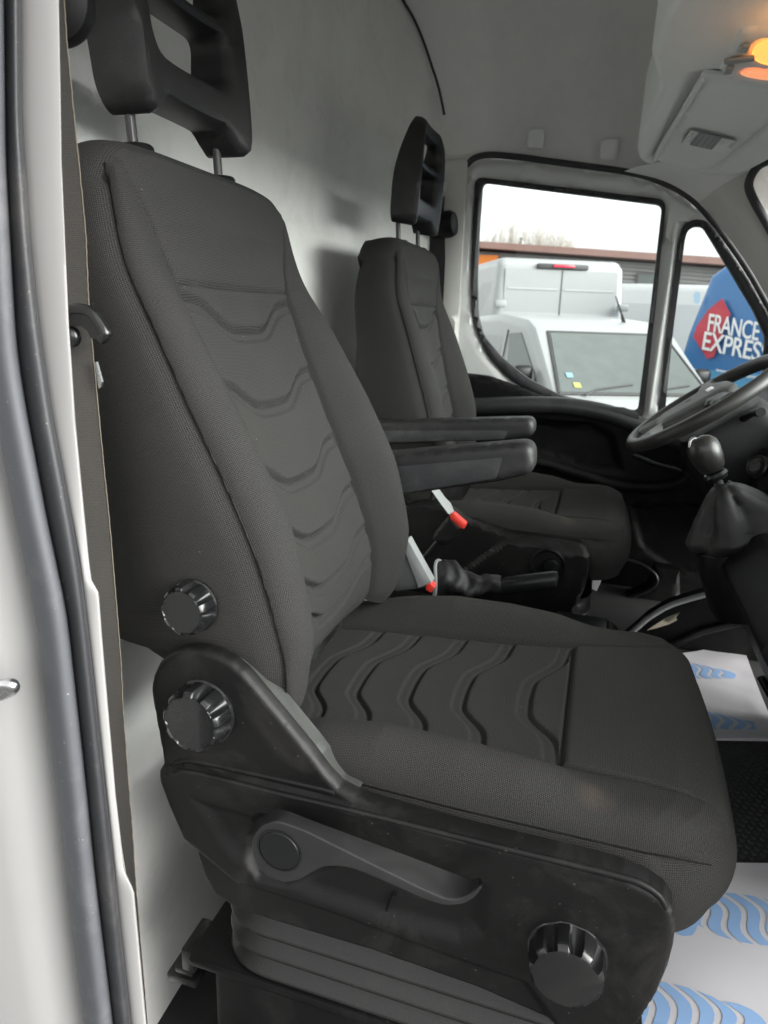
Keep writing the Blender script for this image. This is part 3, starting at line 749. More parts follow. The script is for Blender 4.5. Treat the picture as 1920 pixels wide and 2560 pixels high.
def backrest_geo():
    na, nb = 300, 330
    A = np.linspace(-1, 1, na); Bv = np.linspace(0, 1, nb)
    a0, r = .64, .040
    def smap(a_, b_):
        drop = np.where(np.abs(a_) > a0, r * (1 - np.sqrt(np.clip(1 - ((np.abs(a_) - a0) / (1 - a0)) ** 2, 0, 1))), 0)
        return b_ * (STOT + .008 - drop)
    AA, BB = np.meshgrid(A, Bv, indexing='ij')
    S = smap(AA, BB); U = AA * W_s(S); ab = np.abs(U)
    ui, wv, di, dc = UI_s(S), W_s(S), DI_s(S), DC_s(S)
    uc = ui + (wv - ui) * .62
    t1 = np.clip((ab - ui) / (uc - ui), 0, 1); t2 = np.clip((ab - uc) / (wv - uc), 0, 1)
    bol = np.where(ab < uc, di + (dc - di) * np.sin(t1 * math.pi / 2) ** .9, dc * np.sqrt(np.clip(1 - t2 ** 2, 0, 1)) - .010 * (1 - np.sqrt(np.clip(1 - t2 ** 2.5, 0, 1))))
    ins = di - .010 * smst((ui - ab) / .12) * np.interp(S, [sz(-.3), sz(.03), sz(.1)], [.6, .6, -.6])
    D = np.where(ab < ui, ins, bol)
    D -= .006 * gauss(ab - ui, .0032) * smst((sz(.15) - S) / .05)
    inside_i = smst((ui - ab) / .010)
    hs_ = S - sz(.035) + .004 * (ab / .15) ** 2
    D -= inside_i * .006 * gauss(hs_, .0028)
    D += inside_i * .003 * smst((hs_) / .02) * smst((.06 - hs_) / .05)
    D -= .0045 * (1 - smst((sz(.15) + .02 - S) / .012)) * 0
    for k in CHB: D += inside_i * groove(S - (k + chev(U)), 1.15)
    # top lip rolls back
    lip = smst((BB - .975) / .025); D -= .006 * lip ** 2
    b_ = seam(S); n_ = seam_n(S)
    X = b_[..., 0] + n_[..., 0] * D; Z = b_[..., 1] + n_[..., 1] * D
    V = np.stack([X, YC + U, Z], -1).reshape(-1, 3)
    UV = arcuv(V.reshape(na, nb, 3), S)
    F = gf(na, nb)
    mi = ((np.abs(U) > ui)[:-1, :-1] | (np.abs(U) > ui)[1:, 1:]).ravel().astype(int)
    base = len(V)
    # side band along the rim: door side up, over the top, inner side down
    rim = [(0, j) for j in range(nb)] + [(i, nb - 1) for i in range(1, na)] + [(na - 1, j) for j in range(nb - 2, -1, -1)]
    rim = rim[::2]
    nj = 16; V2 = []; UV2 = []; per = 0; last = None
    Pf = V.reshape(na, nb, 3)
    for (i, j) in rim:
        p = Pf[i, j]; s_ = S[i, j]; nn = seam_n(s_); tt = np.array([-nn[1], nn[0]])
        o = np.array([0, np.sign(A[i]) if abs(A[i]) > a0 else 0, 0]) * 1.0
        topw = 1.0 if j == nb - 1 else 0.0
        if j == nb - 1:
            k = np.clip((abs(A[i]) - a0) / (1 - a0), 0, 1); ang = k * math.pi / 2
            o = np.array([tt[0] * math.cos(ang), np.sign(A[i]) * math.sin(ang), tt[1] * math.cos(ang)])
        T = np.interp(s_, [0, sz(-.42), sz(-.28), sz(-.1), sz(.1), STOT], [.20, .255, .235, .175, .11, .095])
        if last is not None: per += np.linalg.norm(p - last)
        last = p
        for q in range(nj):
            e_ = q / (nj - 1); ee = T * e_
            bul = .010 * math.sin(math.pi * min(1, e_ * 1.15) ** .7) + .004 * (1 - math.exp(-ee / .006)) - .03 * e_ ** 4
            V2.append(p - np.array([nn[0], 0, nn[1]]) * ee + o * (bul + topw * (.014 * e_ + .022 * e_ ** 4))); UV2.append((ee + 1.0, per))
    F2 = gf(len(rim), nj) + base
    V = np.vstack([V, V2]); UV = np.vstack([UV, UV2])
    b2 = len(V); F = [tuple(f) for f in F] + [tuple(f) for f in F2]
    mi = list(mi) + [1] * len(F2)
    # back
    nr = len(rim); loop = [base + i * nj + nj - 1 for i in range(nr)]
    cen = V[loop].mean(0); V = np.vstack([V, cen]); UV = np.vstack([UV, [1.5, .3]])
    for i in range(nr - 1): F.append((loop[i], loop[i + 1], b2)); mi.append(1)
    return V, F, UV, mi
def seam_bead(side):
    pts = []
    for s_ in np.linspace(.03, STOT - .02, 120):
        b_ = seam(s_); n_ = seam_n(s_)
        pts.append((b_[0] - n_[0] * .006, YC + side * (W_s(s_) + .0012), b_[1] - n_[1] * .006))
    return pts

# cushion
LX0, LX1 = -.40, .202
zi = interp([-.40, -.36, -.28, -.2, -.1, 0, .08, .14, .17, .19, .205], [-.545, -.540, -.534, -.529, -.523, -.513, -.501, -.496, -.499, -.508, -.53])
zc = interp([-.40, -.36, -.28, -.2, -.1, 0, .08, .14, .17, .19, .205], [-.52, -.508, -.488, -.476, -.476, -.483, -.490, -.495, -.500, -.510, -.53])
def cushion_geo():
    na, nb = 300, 360
    A = np.linspace(-1, 1, na); Bv = np.linspace(0, 1, nb)
    a0, r = .70, .070
    AA, BB = np.meshgrid(A, Bv, indexing='ij'); ab_ = np.abs(AA)
    L = (LX1 - LX0) - .012 * AA ** 2 - np.where(ab_ > a0, r * (1 - np.sqrt(np.clip(1 - ((ab_ - a0) / (1 - a0)) ** 2, 0, 1))), 0)
    X = LX0 + BB * L; Xv = X + (LX1 - LX0 - L) * np.clip(BB, 0, 1) ** 2
    wv = np.interp(X, [-.40, -.30, -.1, .1, .2], [.235, .25, .255, .253, .245]); U = AA * wv; ab = np.abs(U)
    ui = np.interp(X, [-.4, -.2, 0, .1, .2], [.155, .158, .166, .178, .20])
    fade = smst((.13 - Xv) / .16)
    ZI = zi(Xv); ZC = zi(Xv) + (zc(Xv) - zi(Xv)) * np.maximum(fade, .15); sm_ = -.530
    uc = ui + (wv - ui) * .55
    t1 = np.clip((ab - ui) / (uc - ui), 0, 1); t2 = np.clip((ab - uc) / (wv - uc), 0, 1)
    Z = np.where(ab < ui, ZI - .006 * smst((ui - ab) / .12) * fade, np.where(ab < uc, ZI + (ZC - ZI) * np.sin(t1 * math.pi / 2), sm_ + (ZC - sm_) * np.sqrt(np.clip(1 - t2 ** 2.2, 0, 1))))
    Z -= .0055 * gauss(ab - ui, .003) * smst((.17 - X) / .06)
    ii = smst((ui - ab) / .010)
    Z -= ii * .0065 * gauss(X - .006, .0024); Z += ii * .003 * smst((X - .006) / .01) * smst((.09 - X) / .06)
    for k in (-.36, -.293, -.213, -.134, -.042): Z += ii * groove(X - (k + 1.15 * chev(U)), .62)
    fr = smst((BB - .955) / .045); Z = Z * (1 - fr ** 2 * .0) - .010 * fr ** 3
    V = np.stack([X, YC + U, Z], -1).reshape(-1, 3); UV = arcuv(V.reshape(na, nb, 3), X + 3)
    F = gf(na, nb)
    mi = (((np.abs(U) > ui)[:-1, :-1]) & (Xv[:-1, :-1] < .30)).ravel().astype(int)
    base = len(V)
    rim = [(0, j) for j in range(nb)] + [(i, nb - 1) for i in range(1, na)] + [(na - 1, j) for j in range(nb - 2, -1, -1)]
    rim = rim[::2]; nj = 12; V2 = []; UV2 = []; per = 0; last = None; Pf = V.reshape(na, nb, 3)
    for (i, j) in rim:
        p = Pf[i, j]; o = np.array([0, np.sign(A[i]), 0.0])
        if j == nb - 1:
            k = np.clip((abs(A[i]) - a0) / (1 - a0), 0, 1) * math.pi / 2
            o = np.array([math.cos(k), np.sign(A[i]) * math.sin(k), 0])
        if last is not None: per += np.linalg.norm(p - last)
        last = p; T = .105
        for q in range(nj):
            e_ = q / (nj - 1); bul = .008 * math.sin(math.pi * min(1, e_ * 1.3)) + .003 * (1 - math.exp(-e_ / .06)) - .045 * max(0, e_ - .55) ** 1.6
            V2.append(p + np.array([0, 0, -T * e_]) + o * bul); UV2.append((per + 5, T * e_))
    F2 = gf(len(rim), nj) + base
    V = np.vstack([V, V2]); UV = np.vstack([UV, UV2]); F = [tuple(f) for f in F] + [tuple(f) for f in F2]; mi = list(mi) + [1] * len(F2)
    b2 = len(V); nr = len(rim); loop = [base + i * nj + nj - 1 for i in range(nr)]
    cen = V[loop].mean(0); V = np.vstack([V, cen]); UV = np.vstack([UV, [5, .3]])
    for i in range(nr - 1): F.append((loop[i], loop[i + 1], b2)); mi.append(1)
    return V, F, UV, mi

def knob(name, c, R_, depth, parent, axis=(0, -1, 0), flutes=9, ph=.3, dome=False):
    pr = [(1.05, 0), (1.05, .08), (1.0, .12), (1.0, .55), (.99, .74), (.96, .87), (.91, .95), (.86, 1.0), (.835, .985), (.81, .955), (.4, .955), (.02, .955)]
    if dome: pr = pr[:8] + [(.84, 1.01), (.66, 1.06), (.35, 1.09), (.02, 1.10)]
    prof = [(R_ * a_, depth * b) for a_, b in pr]
    cutw = [0, 0, .15, .8, 1.0, 1.0, .65, .2, 0, 0, 0, 0]
    def rf(j, r_, a_):
        s_ = math.cos(flutes * a_ + ph); f = max(0, (s_ + .15) / 1.15)
        return r_ * (1 - .23 * cutw[j] * math.sqrt(f) * (1 if f > 0 else 0))
    return lathe(name, prof, c, axis, KNOBM, parent, 216, rf, 30)

def post(name, y, z0, z1, parent, x=-.588):
    tl_ = -.10
    pts = [(x - tl_ * 0, y, z0), (x + tl_ * (z1 - z0) * .6, y, z1)]
    return tube(name, pts, .0065, DARKMETAL, parent, 16)

def headrest(parent, ped=True):
    L_ = [(-.134, .275), (-.132, .245), (-.122, .226), (-.108, .218), (-.097, .222), (-.088, .228), (-.075, .238), (-.055, .242), (.055, .242), (.075, .238), (.088, .228), (.097, .222), (.108, .215), (.120, .216), (.129, .226), (.134, .26), (.136, .33), (.133, .395), (.122, .440), (.10, .465), (.065, .478), (-.065, .478), (-.10, .465), (-.122, .440), (-.133, .395), (-.136, .33)]
    def hole(z0, z1, w0, w1): return rounded([(-w0, z0), (w0, z0), (w1, z1), (-w1, z1)], .022)
    h1 = hole(.298, .362, .086, .090); h2 = hole(.386, .438, .090, .080)
    def M(p, q, e):
        q = q + 0.0; x = -.556 + (q - .22) * -.10 + e + .020 * (abs(p) / .134) ** 2 * (1 if e > -.06 else 0)
        if e < -.06: x += .034 * smst((q - .28) / .21) ** 1.5 + .012
        return (x, YC + p, q + .009)
    def e_(p, d):
        b_ = segdist(p, np.array([(-.07, .374), (.07, .374)]), False)
        return -.022 * smst((.030 - d) / .03) * ((np.abs(p[:, 0]) < .1) & (p[:, 1] > .29) & (p[:, 1] < .45)) - .010 * smst((.03 - b_) / .02)
    loop = smooth_line(L_, 4, True)
    h = relief('headrest', [loop, h1, h2], M, SATINH, parent, .068, .0065, .016, None, 40, True)
    return h

SATINH = plastic('headrest_polyurethane', (.014, .014, .0145), .5, .4, 500, .10)

def side_panel(parent, name='side_cover'):
    Y0 = .612
    px = [(372, 1725), (378, 1692), (392, 1662), (415, 1640), (440, 1629), (470, 1623), (506, 1626), (540, 1637), (575, 1656), (607, 1684), (636, 1718), (700, 1795), (770, 1880), (815, 1940), (845, 1972), (891, 1996), (1000, 2031), (1200, 2086), (1400, 2134), (1560, 2176), (1619, 2203), (1660, 2230), (1682, 2262), (1688, 2301), (1682, 2350), (1668, 2404), (1640, 2470), (1594, 2543), (1540, 2600), (1460, 2590), (1381, 2557), (1196, 2476), (930, 2382), (685, 2308), (590, 2276), (533, 2240), (506, 2190), (479, 2110), (430, 1998), (409, 1940), (400, 1880), (385, 1800)]
    loop = np.array(xz(px, Y0))
    low = np.array(xz([(330, 1905), (415, 1912), (470, 1908), (600, 1936), (795, 1985), (860, 1998), (1000, 2028), (1200, 2082), (1560, 2172), (1800, 2240), (1800, 2700), (300, 2700)], Y0))
    dish = np.array(xz([(470, 1965), (560, 1985), (656, 2013), (740, 2042), (900, 2085), (1100, 2140), (1240, 2190), (1235, 2330), (1160, 2350), (1000, 2310), (800, 2245), (680, 2190), (585, 2140), (545, 2090), (505, 2020)], Y0))
    pock = np.array(xz([(657, 2012), (630, 2040), (612, 2085), (618, 2140), (650, 2190), (720, 2205), (800, 2190), (880, 2160), (880, 2080), (760, 2030)], Y0))
    skirt = np.array(xz([(480, 2080), (600, 2180), (830, 2250), (1100, 2350), (1330, 2430), (1420, 2560), (1420, 2700), (300, 2700), (300, 2080)], Y0))
    def e_(p, d):
        k = np.zeros(len(p))
        for poly, dep, bl in ((low, .012, .0055), (dish, -.009, .028), (pock, -.008, .010), (skirt, -.012, .02)):
            ins = inside(p, poly); ds = segdist(p, poly); k += np.where(ins, dep * smst(ds / bl), 0)
        return k
    return relief(name, [loop], yplane(Y0), BLACKP, parent, .018, .0030, .008, e_, 40)

BELLM = plastic('bellows_rubber', (.009, .0088, .0086), .42, .5, 700, .12, (.09, .088, .08))
def bellows(parent, x0, x1, y0, y1, z_top, n=3, pitch=.0345):
    prof = [(0, .02)]
    z = 0
    for k in range(n):
        prof += [(-.020, -.004), (-.017, -.014), (0, -.0285), (.0035, -.0315), (.0015, -.0345), ]
        prof = prof[:-5] + [(a_, b - k * pitch) for a_, b in [(-.017, -.002), (-.0145, -.009), (-.0035, -.0225), (.0, -.0255), (.0018, -.0282), (.0012, -.0312), (-.004, -.0335)]]
    prof += [(-.02, -.0345 * n - .004), (-.02, -.0345 * n - .03)]
    rect = resample(rounded([(x0, y0), (x1, y0), (x1, y1), (x0, y1)], .085, 14), .012)
    cen = rect.mean(0)
    d = np.roll(rect, -1, 0) - np.roll(rect, 1, 0); nrm = np.stack([d[:, 1], -d[:, 0]], -1); nrm /= np.linalg.norm(nrm, axis=1)[:, None]
    V = []
    for o, h in prof:
        for p, q in zip(rect, nrm): V.append((p[0] + q[0] * o, p[1] + q[1] * o, z_top + h))
    return finish('bellows', V, grid_faces(len(prof), len(rect), True), BELLM, parent, 85)

def armrest(parent, yc, pts_top, z_bot, x_end, plate):
    """a long padded armrest: pts_top and outline in X, Z"""
    r_ = relief('armrest', [rounded(pts_top, [.004, .012, .030, .018, .004], 6)], yplane(yc - .028), SATINH, parent, .056, .006, .014)
    relief('arm_plate', [rounded(plate, .003)], yplane(yc - .030), plastic('armrest_plate', (.026, .027, .029), .55, .2, 600, .15), parent if False else r_, .004, .01, .002)
    return r_

# ---- passenger seat
PS = thing('passenger_seat', 'black fabric passenger seat with three fluted knobs and a release lever on its side', 'seat', (-.2, YC, FLOOR))
V, F, UV, mi = backrest_geo(); back = finish('backrest', V, F, [FAB, FABS], PS, 60, UV, mi, fix=True)
tube('seam_piping', seam_bead(-1), .0011, BLACK, back, 6)
tube('seam_piping', seam_bead(1), .0011, BLACK, back, 6)
V, F, UV, mi = cushion_geo(); cush = finish('seat_cushion', V, F, [FAB, FABS], PS, 60, UV, mi)
for sd_ in (-1, 1):
    sp2 = []
    for x in np.linspace(-.36, .165, 80):
        sp2.append((x, YC + sd_ * (np.interp(x, [-.40, -.30, -.1, .1, .2], [.235, .25, .255, .253, .245]) + .002), -.5315))
    tube('seam_stitch', sp2, .0008, BLACK, cush, 6)
hr = headrest(PS)
for y in (.803, 1.006):
    post('headrest_post', y, .185, .30, PS)
    lathe('post_collar', [(.023, -.012), (.023, .003), (.021, .0055), (.014, .0075), (.008, .0075)], (-.586, y, .187), (-.1, 0, 1), SATIN, PS, 32)
sp_ = side_panel(PS)
wgl = xz([(520, 1640), (575, 1658), (607, 1686), (636, 1720), (700, 1797), (770, 1882), (815, 1942), (845, 1974), (891, 1994), (840, 2010), (760, 1985), (560, 1780)], .625)
relief('cover_wing', [rounded(wgl, .004)], yplane(.6285), plastic('wing_plastic_dusty_lit', (.040, .042, .039), .5, .3, 700, .3, (.2, .205, .19)), PS, .036, .006, .004)  # paler than the cover: windscreen light on this slope and dust, put into its colour
for pts_, yy in (([(440, 1906), (463, 1900), (520, 1908), (650, 1937), (795, 1970), (838, 1981)], .6135), ([(424, 1950), (440, 1934), (468, 1930), (560, 1950), (700, 1985), (860, 2022), (1000, 2056), (1200, 2106), (1400, 2154), (1560, 2194), (1612, 2214), (1648, 2240), (1664, 2270)], .6035)):
    tube('cover_bead', smooth_line([P(x, y, Y=yy) for x, y in pts_], 6), .0036, BLACKP, sp_, 10)
# recliner wing lies against the cushion; shadow gap joint plate
knob('lumbar_knob', P(488, 1512, Y=.638) , .0300, .028, PS, (-.03, -1, .05))
knob('recliner_knob', P(512, 1778, Y=.612), .0385, .032, PS, (-.02, -1, .05), 9, .9)
knob('weight_knob', P(1418, 2380, Y=.602), .039, .034, PS, (0, -1, .04), 9, .1, True)
# lever
Y1 = .553
lp = xz([(691, 2052), (760, 2068), (900, 2136), (1050, 2214), (1114, 2244), (1150, 2247), (1178, 2232), (1204, 2212), (1209, 2218), (1185, 2246), (1160, 2260), (1112, 2262), (1060, 2247), (950, 2200), (880, 2172), (842, 2166), (805, 2168), (780, 2182), (752, 2200), (715, 2209), (675, 2198), (642, 2170), (628, 2130), (630, 2095), (650, 2066)], Y1)
lpx = np.array([(691, 2052), (760, 2076), (900, 2146), (1050, 2220), (1112, 2247), (1146, 2250), (1176, 2236), (1203, 2212), (1209, 2216), (1186, 2246), (1160, 2262), (1112, 2266), (1060, 2250), (950, 2200), (880, 2172), (842, 2166), (805, 2168), (780, 2182), (752, 2200), (715, 2209), (675, 2198), (642, 2170), (628, 2130), (630, 2095), (650, 2066)], float)
bpx = np.array([(718, 2026), (785, 2053), (915, 2101), (1060, 2155), (1120, 2178), (1152, 2190), (1180, 2200), (1204, 2209), (1209, 2213)], float)
DB_ = .030
fxz = np.array(xz(lpx, Y1)); bxz = fxz.copy()
bxz[:9] = np.array(xz(bpx, Y1 + DB_))
bxz[22:25] = bxz[22:25]
def both(a_, b_, step):
    oa, ob = [], []
    for i_ in range(len(a_)):
        i2 = (i_ + 1) % len(a_); k_ = max(1, int(round(np.linalg.norm(a_[i2] - a_[i_]) / step)))
        for q_ in range(k_):
            oa.append(a_[i_] + (a_[i2] - a_[i_]) * q_ / k_); ob.append(b_[i_] + (b_[i2] - b_[i_]) * q_ / k_)
    return np.array(oa), np.array(ob)
fr_, br_ = both(fxz, bxz, .004)
for _ in range(3):
    fr_ = (np.roll(fr_, 1, 0) + 2 * fr_ + np.roll(fr_, -1, 0)) / 4; br_ = (np.roll(br_, 1, 0) + 2 * br_ + np.roll(br_, -1, 0)) / 4
lv = slab('release_lever', fr_, Y1, DB_, .0022, LEVERM, PS, 50, br_)
hub = P(699, 2126, Y=Y1)
lathe('hub_cap', [(.0235, -.002), (.0235, .001), (.0228, .0018), (.001, .0018)], hub, (0, -1, 0), SATIN, lv, 48)
lathe('hub_ring', [(.0262, -.004), (.0262, .0012), (.0245, .0012), (.0242, -.002)], hub, (0, -1, 0), KNOBM, lv, 48)
for a_, b_ in [((1003, 2092), (1010, 2130)), ((985, 2235), (968, 2276))]:
    p, q = P(*a_, Y=.606), P(*b_, Y=.606); tube('guide_rib', [p, q], .0022, BLACK, PS, 8)
c = P(872, 1990, Y=.640); box('foam_scrap', c, (.018, .012, .006), plastic('tan_foam', (.20, .13, .07), .9), PS, .002)
bellows(PS, -.415, .12, .632, 1.16, -.752)
MBX = MB()
bs = box('pedestal', (-.148, .905, -1.0), (.555, .52, .26), BLACK, PS, .012)
MBX.add(*box_geo((-.155, .905, -.868), (.60, .55, .018), .006)); MBX.build('pedestal_flange', BLACK, PS)
for (px, py, sx, sz_) in [(497, 2362, .022, .040), (480, 2410, .05, .014), (486, 2388, .03, .012)]:
    c = P(px, py, Y=.70); box('seat_rail', c, (sx, .06, sz_), SATIN, PS, .003)
# the armrest folded down on the inner side
ax = lambda px, Y: [(P(x, y, Y=Y)[0], P(x, y, Y=Y)[2]) for x, y in px]
at_ = ax([(940, 1140), (1150, 1121), (1335, 1106), (1335, 1186), (1250, 1206), (940, 1250)], 1.165)
at_ = [at_[5], at_[0], at_[2], at_[3], at_[4]]
armrest(PS, 1.193, at_, 0, 0, ax([(900, 1176), (1256, 1145), (1240, 1197), (900, 1251)], 1.160))

# ---- driver seat: the same seat pushed back, mirrored covers, same cloth meshes
DYO = 1.055
DS = thing('driver_seat', 'black fabric driver seat beside the far window, its armrest folded down', 'seat', (-.21, YC + DYO, FLOOR))
DB = (-.008 + .01, 0, 0)
bk2 = share(back, DS, (0, 0, 0))
rb = Matrix.Rotation(R(9), 3, 'Y'); pb2 = Vector((-.50, YC, .12)) - Vector(tuple(OFF[PS.name]))
bk2.rotation_euler = rb.to_euler(); bk2.location = pb2 - rb @ pb2 + Vector((.022, 0, 0)); OFF[bk2.name] = OFF[DS.name]
for ch in [c_ for c_ in back.children]: share(ch, bk2, (0, 0, 0))
ck = share(cush, DS, (-.075, 0, .014))
for ch in list(cush.children): share(ch, ck, (0, 0, 0))
hk = share(hr, DS, (0, 0, 0))
pv = Vector((-.56, YC, .22)) - Vector(tuple(OFF[PS.name])); ry = Matrix.Rotation(R(9), 3, 'Y')
hk.rotation_euler = ry.to_euler(); hk.location = pv - ry @ pv + Vector((.048, 0, .004))
for ch in list(PS.children):
    if ch.name.startswith('headrest_post') or ch.name.startswith('post_collar'): share(ch, DS, (.044, 0, 0))
dpx = [(985, 1290), (1020, 1262), (1060, 1258), (1110, 1270), (1168, 1302), (1272, 1336), (1360, 1348), (1448, 1360), (1470, 1372), (1476, 1395), (1472, 1420), (1462, 1470), (1448, 1500), (1430, 1535), (1400, 1600), (1060, 1600), (985, 1440)]
low2 = np.array(xz([(1080, 1540), (1130, 1440), (1266, 1344), (1300, 1346), (1470, 1378), (1600, 1380), (1600, 1700), (1000, 1700)], 1.665))
def e_d(p, d):
    ins = inside(p, low2); return np.where(ins, .014 * smst(segdist(p, low2) / .012), 0)
relief('side_cover', [rounded(xz(dpx, 1.665), .008)], yplane(1.665), BLACKP, DS, .05, .008, .010, e_d)
c = P(1370, 1412, Y=1.655)
lathe('cover_socket', [(.044, -.01), (.044, .004), (.040, .008), (.034, .006), (.031, -.004), (.02, -.008), (.001, -.008)], c, (0, -1, .02), BLACK, DS, 40)
lathe('slide_knob', [(.020, -.008), (.022, .016), (.018, .024), (.001, .026)], c + np.array([.008, 0, .0]), (0, -1, .02), KNOBM, DS, 32)
bellows(DS, -.50, .04, 1.69, 2.2, -.70)
box('seat_frame', (-.47, 1.96, -.57), (.22, .46, .30), BLACK, DS, .02)
box('pedestal', (-.23, 1.95, -.87), (.53, .48, .16), BLACK, DS, .012)
bt = ax([(900, 1056), (1150, 1048), (1335, 1046), (1335, 1092), (1270, 1102), (900, 1110)], 1.655)
bt = [bt[5], bt[0], bt[2], bt[3], bt[4]]
armrest(DS, 1.683, bt, 0, 0, ax([(900, 1078), (1272, 1077), (1258, 1099), (900, 1108)], 1.650))

# ---- buckles between the seats
def buckle(name, label, p_top, p_bot, wpx, Y, red):
    pass
bu = thing('seat_belt_buckle', 'grey sheathed buckle with a red tip at the passenger backrest foot', 'buckle', tuple(P(1000, 1470, Y=1.24)), 'seat belt buckles between the seats')
face = xz([(1005, 1360), (1020, 1352), (1075, 1462), (1062, 1470), (990, 1480), (978, 1470), (980, 1395)], 1.235)
relief('buckle_sheath', [rounded(face, .004)], yplane(1.235), plastic('buckle_dark_grey', (.10, .10, .105), .6, .2, 500, .15), bu, .03, .008, .004)
relief('sheath_edge', [xz([(1003, 1356), (1018, 1350), (1078, 1458), (1046, 1470)], 1.23)], yplane(1.230), GREYTAG, bu, .03, .01, .002)
relief('release_button', [rounded(xz([(1066, 1462), (1074, 1458), (1086, 1470), (1078, 1482), (1064, 1474)], 1.228), .002)], yplane(1.226), REDB, bu, .024, .006, .002)
b2_ = thing('seat_belt_buckle', 'black buckle with a red button on a stalk beside the driver cushion', 'buckle', tuple(P(1075, 1400, Y=1.55)), 'seat belt buckles between the seats')
relief('buckle_body', [rounded(xz([(1122, 1290), (1162, 1322), (1118, 1366), (1100, 1366), (1080, 1348), (1084, 1334)], 1.55), .006)], yplane(1.55), SATIN, b2_, .028, .008, .006)
relief('release_button', [rounded(xz([(1124, 1288), (1132, 1284), (1164, 1312), (1160, 1323), (1152, 1322), (1126, 1299)], 1.545), .002)], yplane(1.546), REDB, b2_, .024, .006, .002)
tube('buckle_stalk', [P(1095, 1355, Y=1.56), P(1070, 1385, Y=1.56), P(1040, 1420, Y=1.57)], .008, SATIN, b2_, 10)
ds2 = thing('lap_strap', 'pale grey lap strap hanging down to the buckle by the driver cushion', 'strap', tuple(P(1110, 1260, Y=1.57)))
V = []
for (xa, xb, y) in [(1066, 1082, 1200), (1080, 1098, 1228), (1094, 1112, 1248), (1104, 1126, 1262), (1122, 1136, 1286)]:
    a_, b_ = P(xa, y, Y=1.56), P(xb, y - 4, Y=1.58); V += [a_, b_, b_ + [0, .003, 0], a_ + [0, .003, 0]]
finish('strap_band', V, grid_faces(5, 4, True), GREYTAG, ds2)
cs_ = thing('cream_box', 'small cream plastic part behind the passenger cushion', 'plastic part', tuple(P(930, 1490, Y=1.22)))
for (a_, b_) in [((915, 1468), (930, 1502)), ((933, 1462), (962, 1500))]:
    p = P((a_[0] + b_[0]) / 2, (a_[1] + b_[1]) / 2, Y=1.30); q = P(b_[0], b_[1], Y=1.30); r0 = P(a_[0], a_[1], Y=1.30)
    box('cream_face', p, (abs(q[0] - r0[0]), .02, .07), CREAM, cs_, .002)
# ------------------------------------------------------------------ handbrake
hb = thing('handbrake', 'black handbrake lever with a gathered leatherette boot between the seats', 'handbrake', tuple(P(1180, 1470, Y=1.45)))
HY = 1.47
grip = [P(1250, 1468, Y=HY), P(1262, 1466, Y=HY), P(1300, 1460, Y=HY), P(1385, 1449, Y=HY), P(1392, 1449, Y=HY), P(1395, 1450, Y=HY)]
tube('lever_grip', grip, [.0185, .0205, .0205, .0195, .0175, .006], SATIN, hb, 20)
n_, k_ = 40, 26; ax0, ax1 = P(1105, 1452, Y=HY), P(1256, 1467, Y=HY); V = []
for i in range(n_):
    t = i / (n_ - 1); c = ax0 + (ax1 - ax0) * t + np.array([0, 0, .006 * math.sin(9 * t)])
    for k in range(k_):
        a_ = 2 * math.pi * k / k_
        r_ = (.046 - .024 * smst(t * 1.1)) * (1 + .16 * math.sin(4 * a_ + 5 * t) * math.sin(math.pi * t) + .10 * math.sin(26 * t + 2 * math.sin(a_ * 2)) * math.sin(math.pi * t))
        if t == 0: r_ = .047
        V.append(c + np.array([-.25 * math.cos(a_), 0, 1]) / 1.03 * r_ * math.cos(a_) + np.array([0, 1, 0]) * r_ * math.sin(a_))
finish('lever_boot', V, grid_faces(n_, k_, True) + [tuple(range(k_))], LEATHER, hb, 70)
ring = [ax0 + np.array([-.004, 0, 0]) + np.array([-.25 * math.cos(a_), 0, 1]) * .046 * math.cos(a_) + np.array([0, .048 * math.sin(a_), 0]) for a_ in np.linspace(0, 2 * math.pi, 40)[:-1]]
tube('boot_rim', ring, .004, GREYTAG, hb, 8, True)
tn = thing('floor_tunnel', 'black moulded console hump on the floor between the seats', 'console', (-.1, 1.45, FLOOR))
box('tunnel_shell', (-.2, 1.44, -.79), (.62, .30, .24), BLACK, tn, .03, 4)
box('tunnel_tray', (.02, 1.44, -.66), (.12, .2, .02), SATIN, tn, .008, 3)

# ------------------------------------------------------------------ steering wheel and column
al = R(37); CW = np.array([.262, 1.96, -.190]); RW = .200
ut = np.array([math.cos(al), 0, math.sin(al)]); uy = np.array([0, 1.0, 0]); un = np.array([-math.sin(al), 0, math.cos(al)])
sw = thing('steering_wheel', 'grey black steering wheel with padded hub in front of the driver seat', 'steering wheel', tuple(CW))
rim = [CW + RW * (math.cos(a_) * ut + math.sin(a_) * uy) for a_ in np.linspace(0, 2 * math.pi, 97)[:-1]]
WHL = plastic('wheel_leatherette', (.028, .0275, .026), .42, .25, 500, .05, spec=.6)
HUBM = plastic('wheel_hub_grey', (.085, .085, .084), .5, .2, 700, .05)
tube('wheel_rim', rim, .0182, WHL, sw, 18, True)
def wl_(p, q, e): return tuple(CW + p * ut + q * uy + (e + .014) * un)
hubo = smooth_line([(-.120, -.062), (-.130, 0), (-.120, .062), (-.06, .085), (.03, .100), (.072, .08), (.085, 0), (.072, -.08), (.03, -.100), (-.06, -.085)], 6, True)
def e_h(p, d): return .010 * smst(d / .035)
hb_ = relief('wheel_hub', [hubo], wl_, HUBM, sw, .05, .007, .010, e_h)
relief('hub_badge', [rounded([(.020, -.028), (.038, -.028), (.038, .028), (.020, .028)], .003)], lambda p, q, e: wl_(p, q, e + .0115), CHROME, hb_, .002, .01, .001)
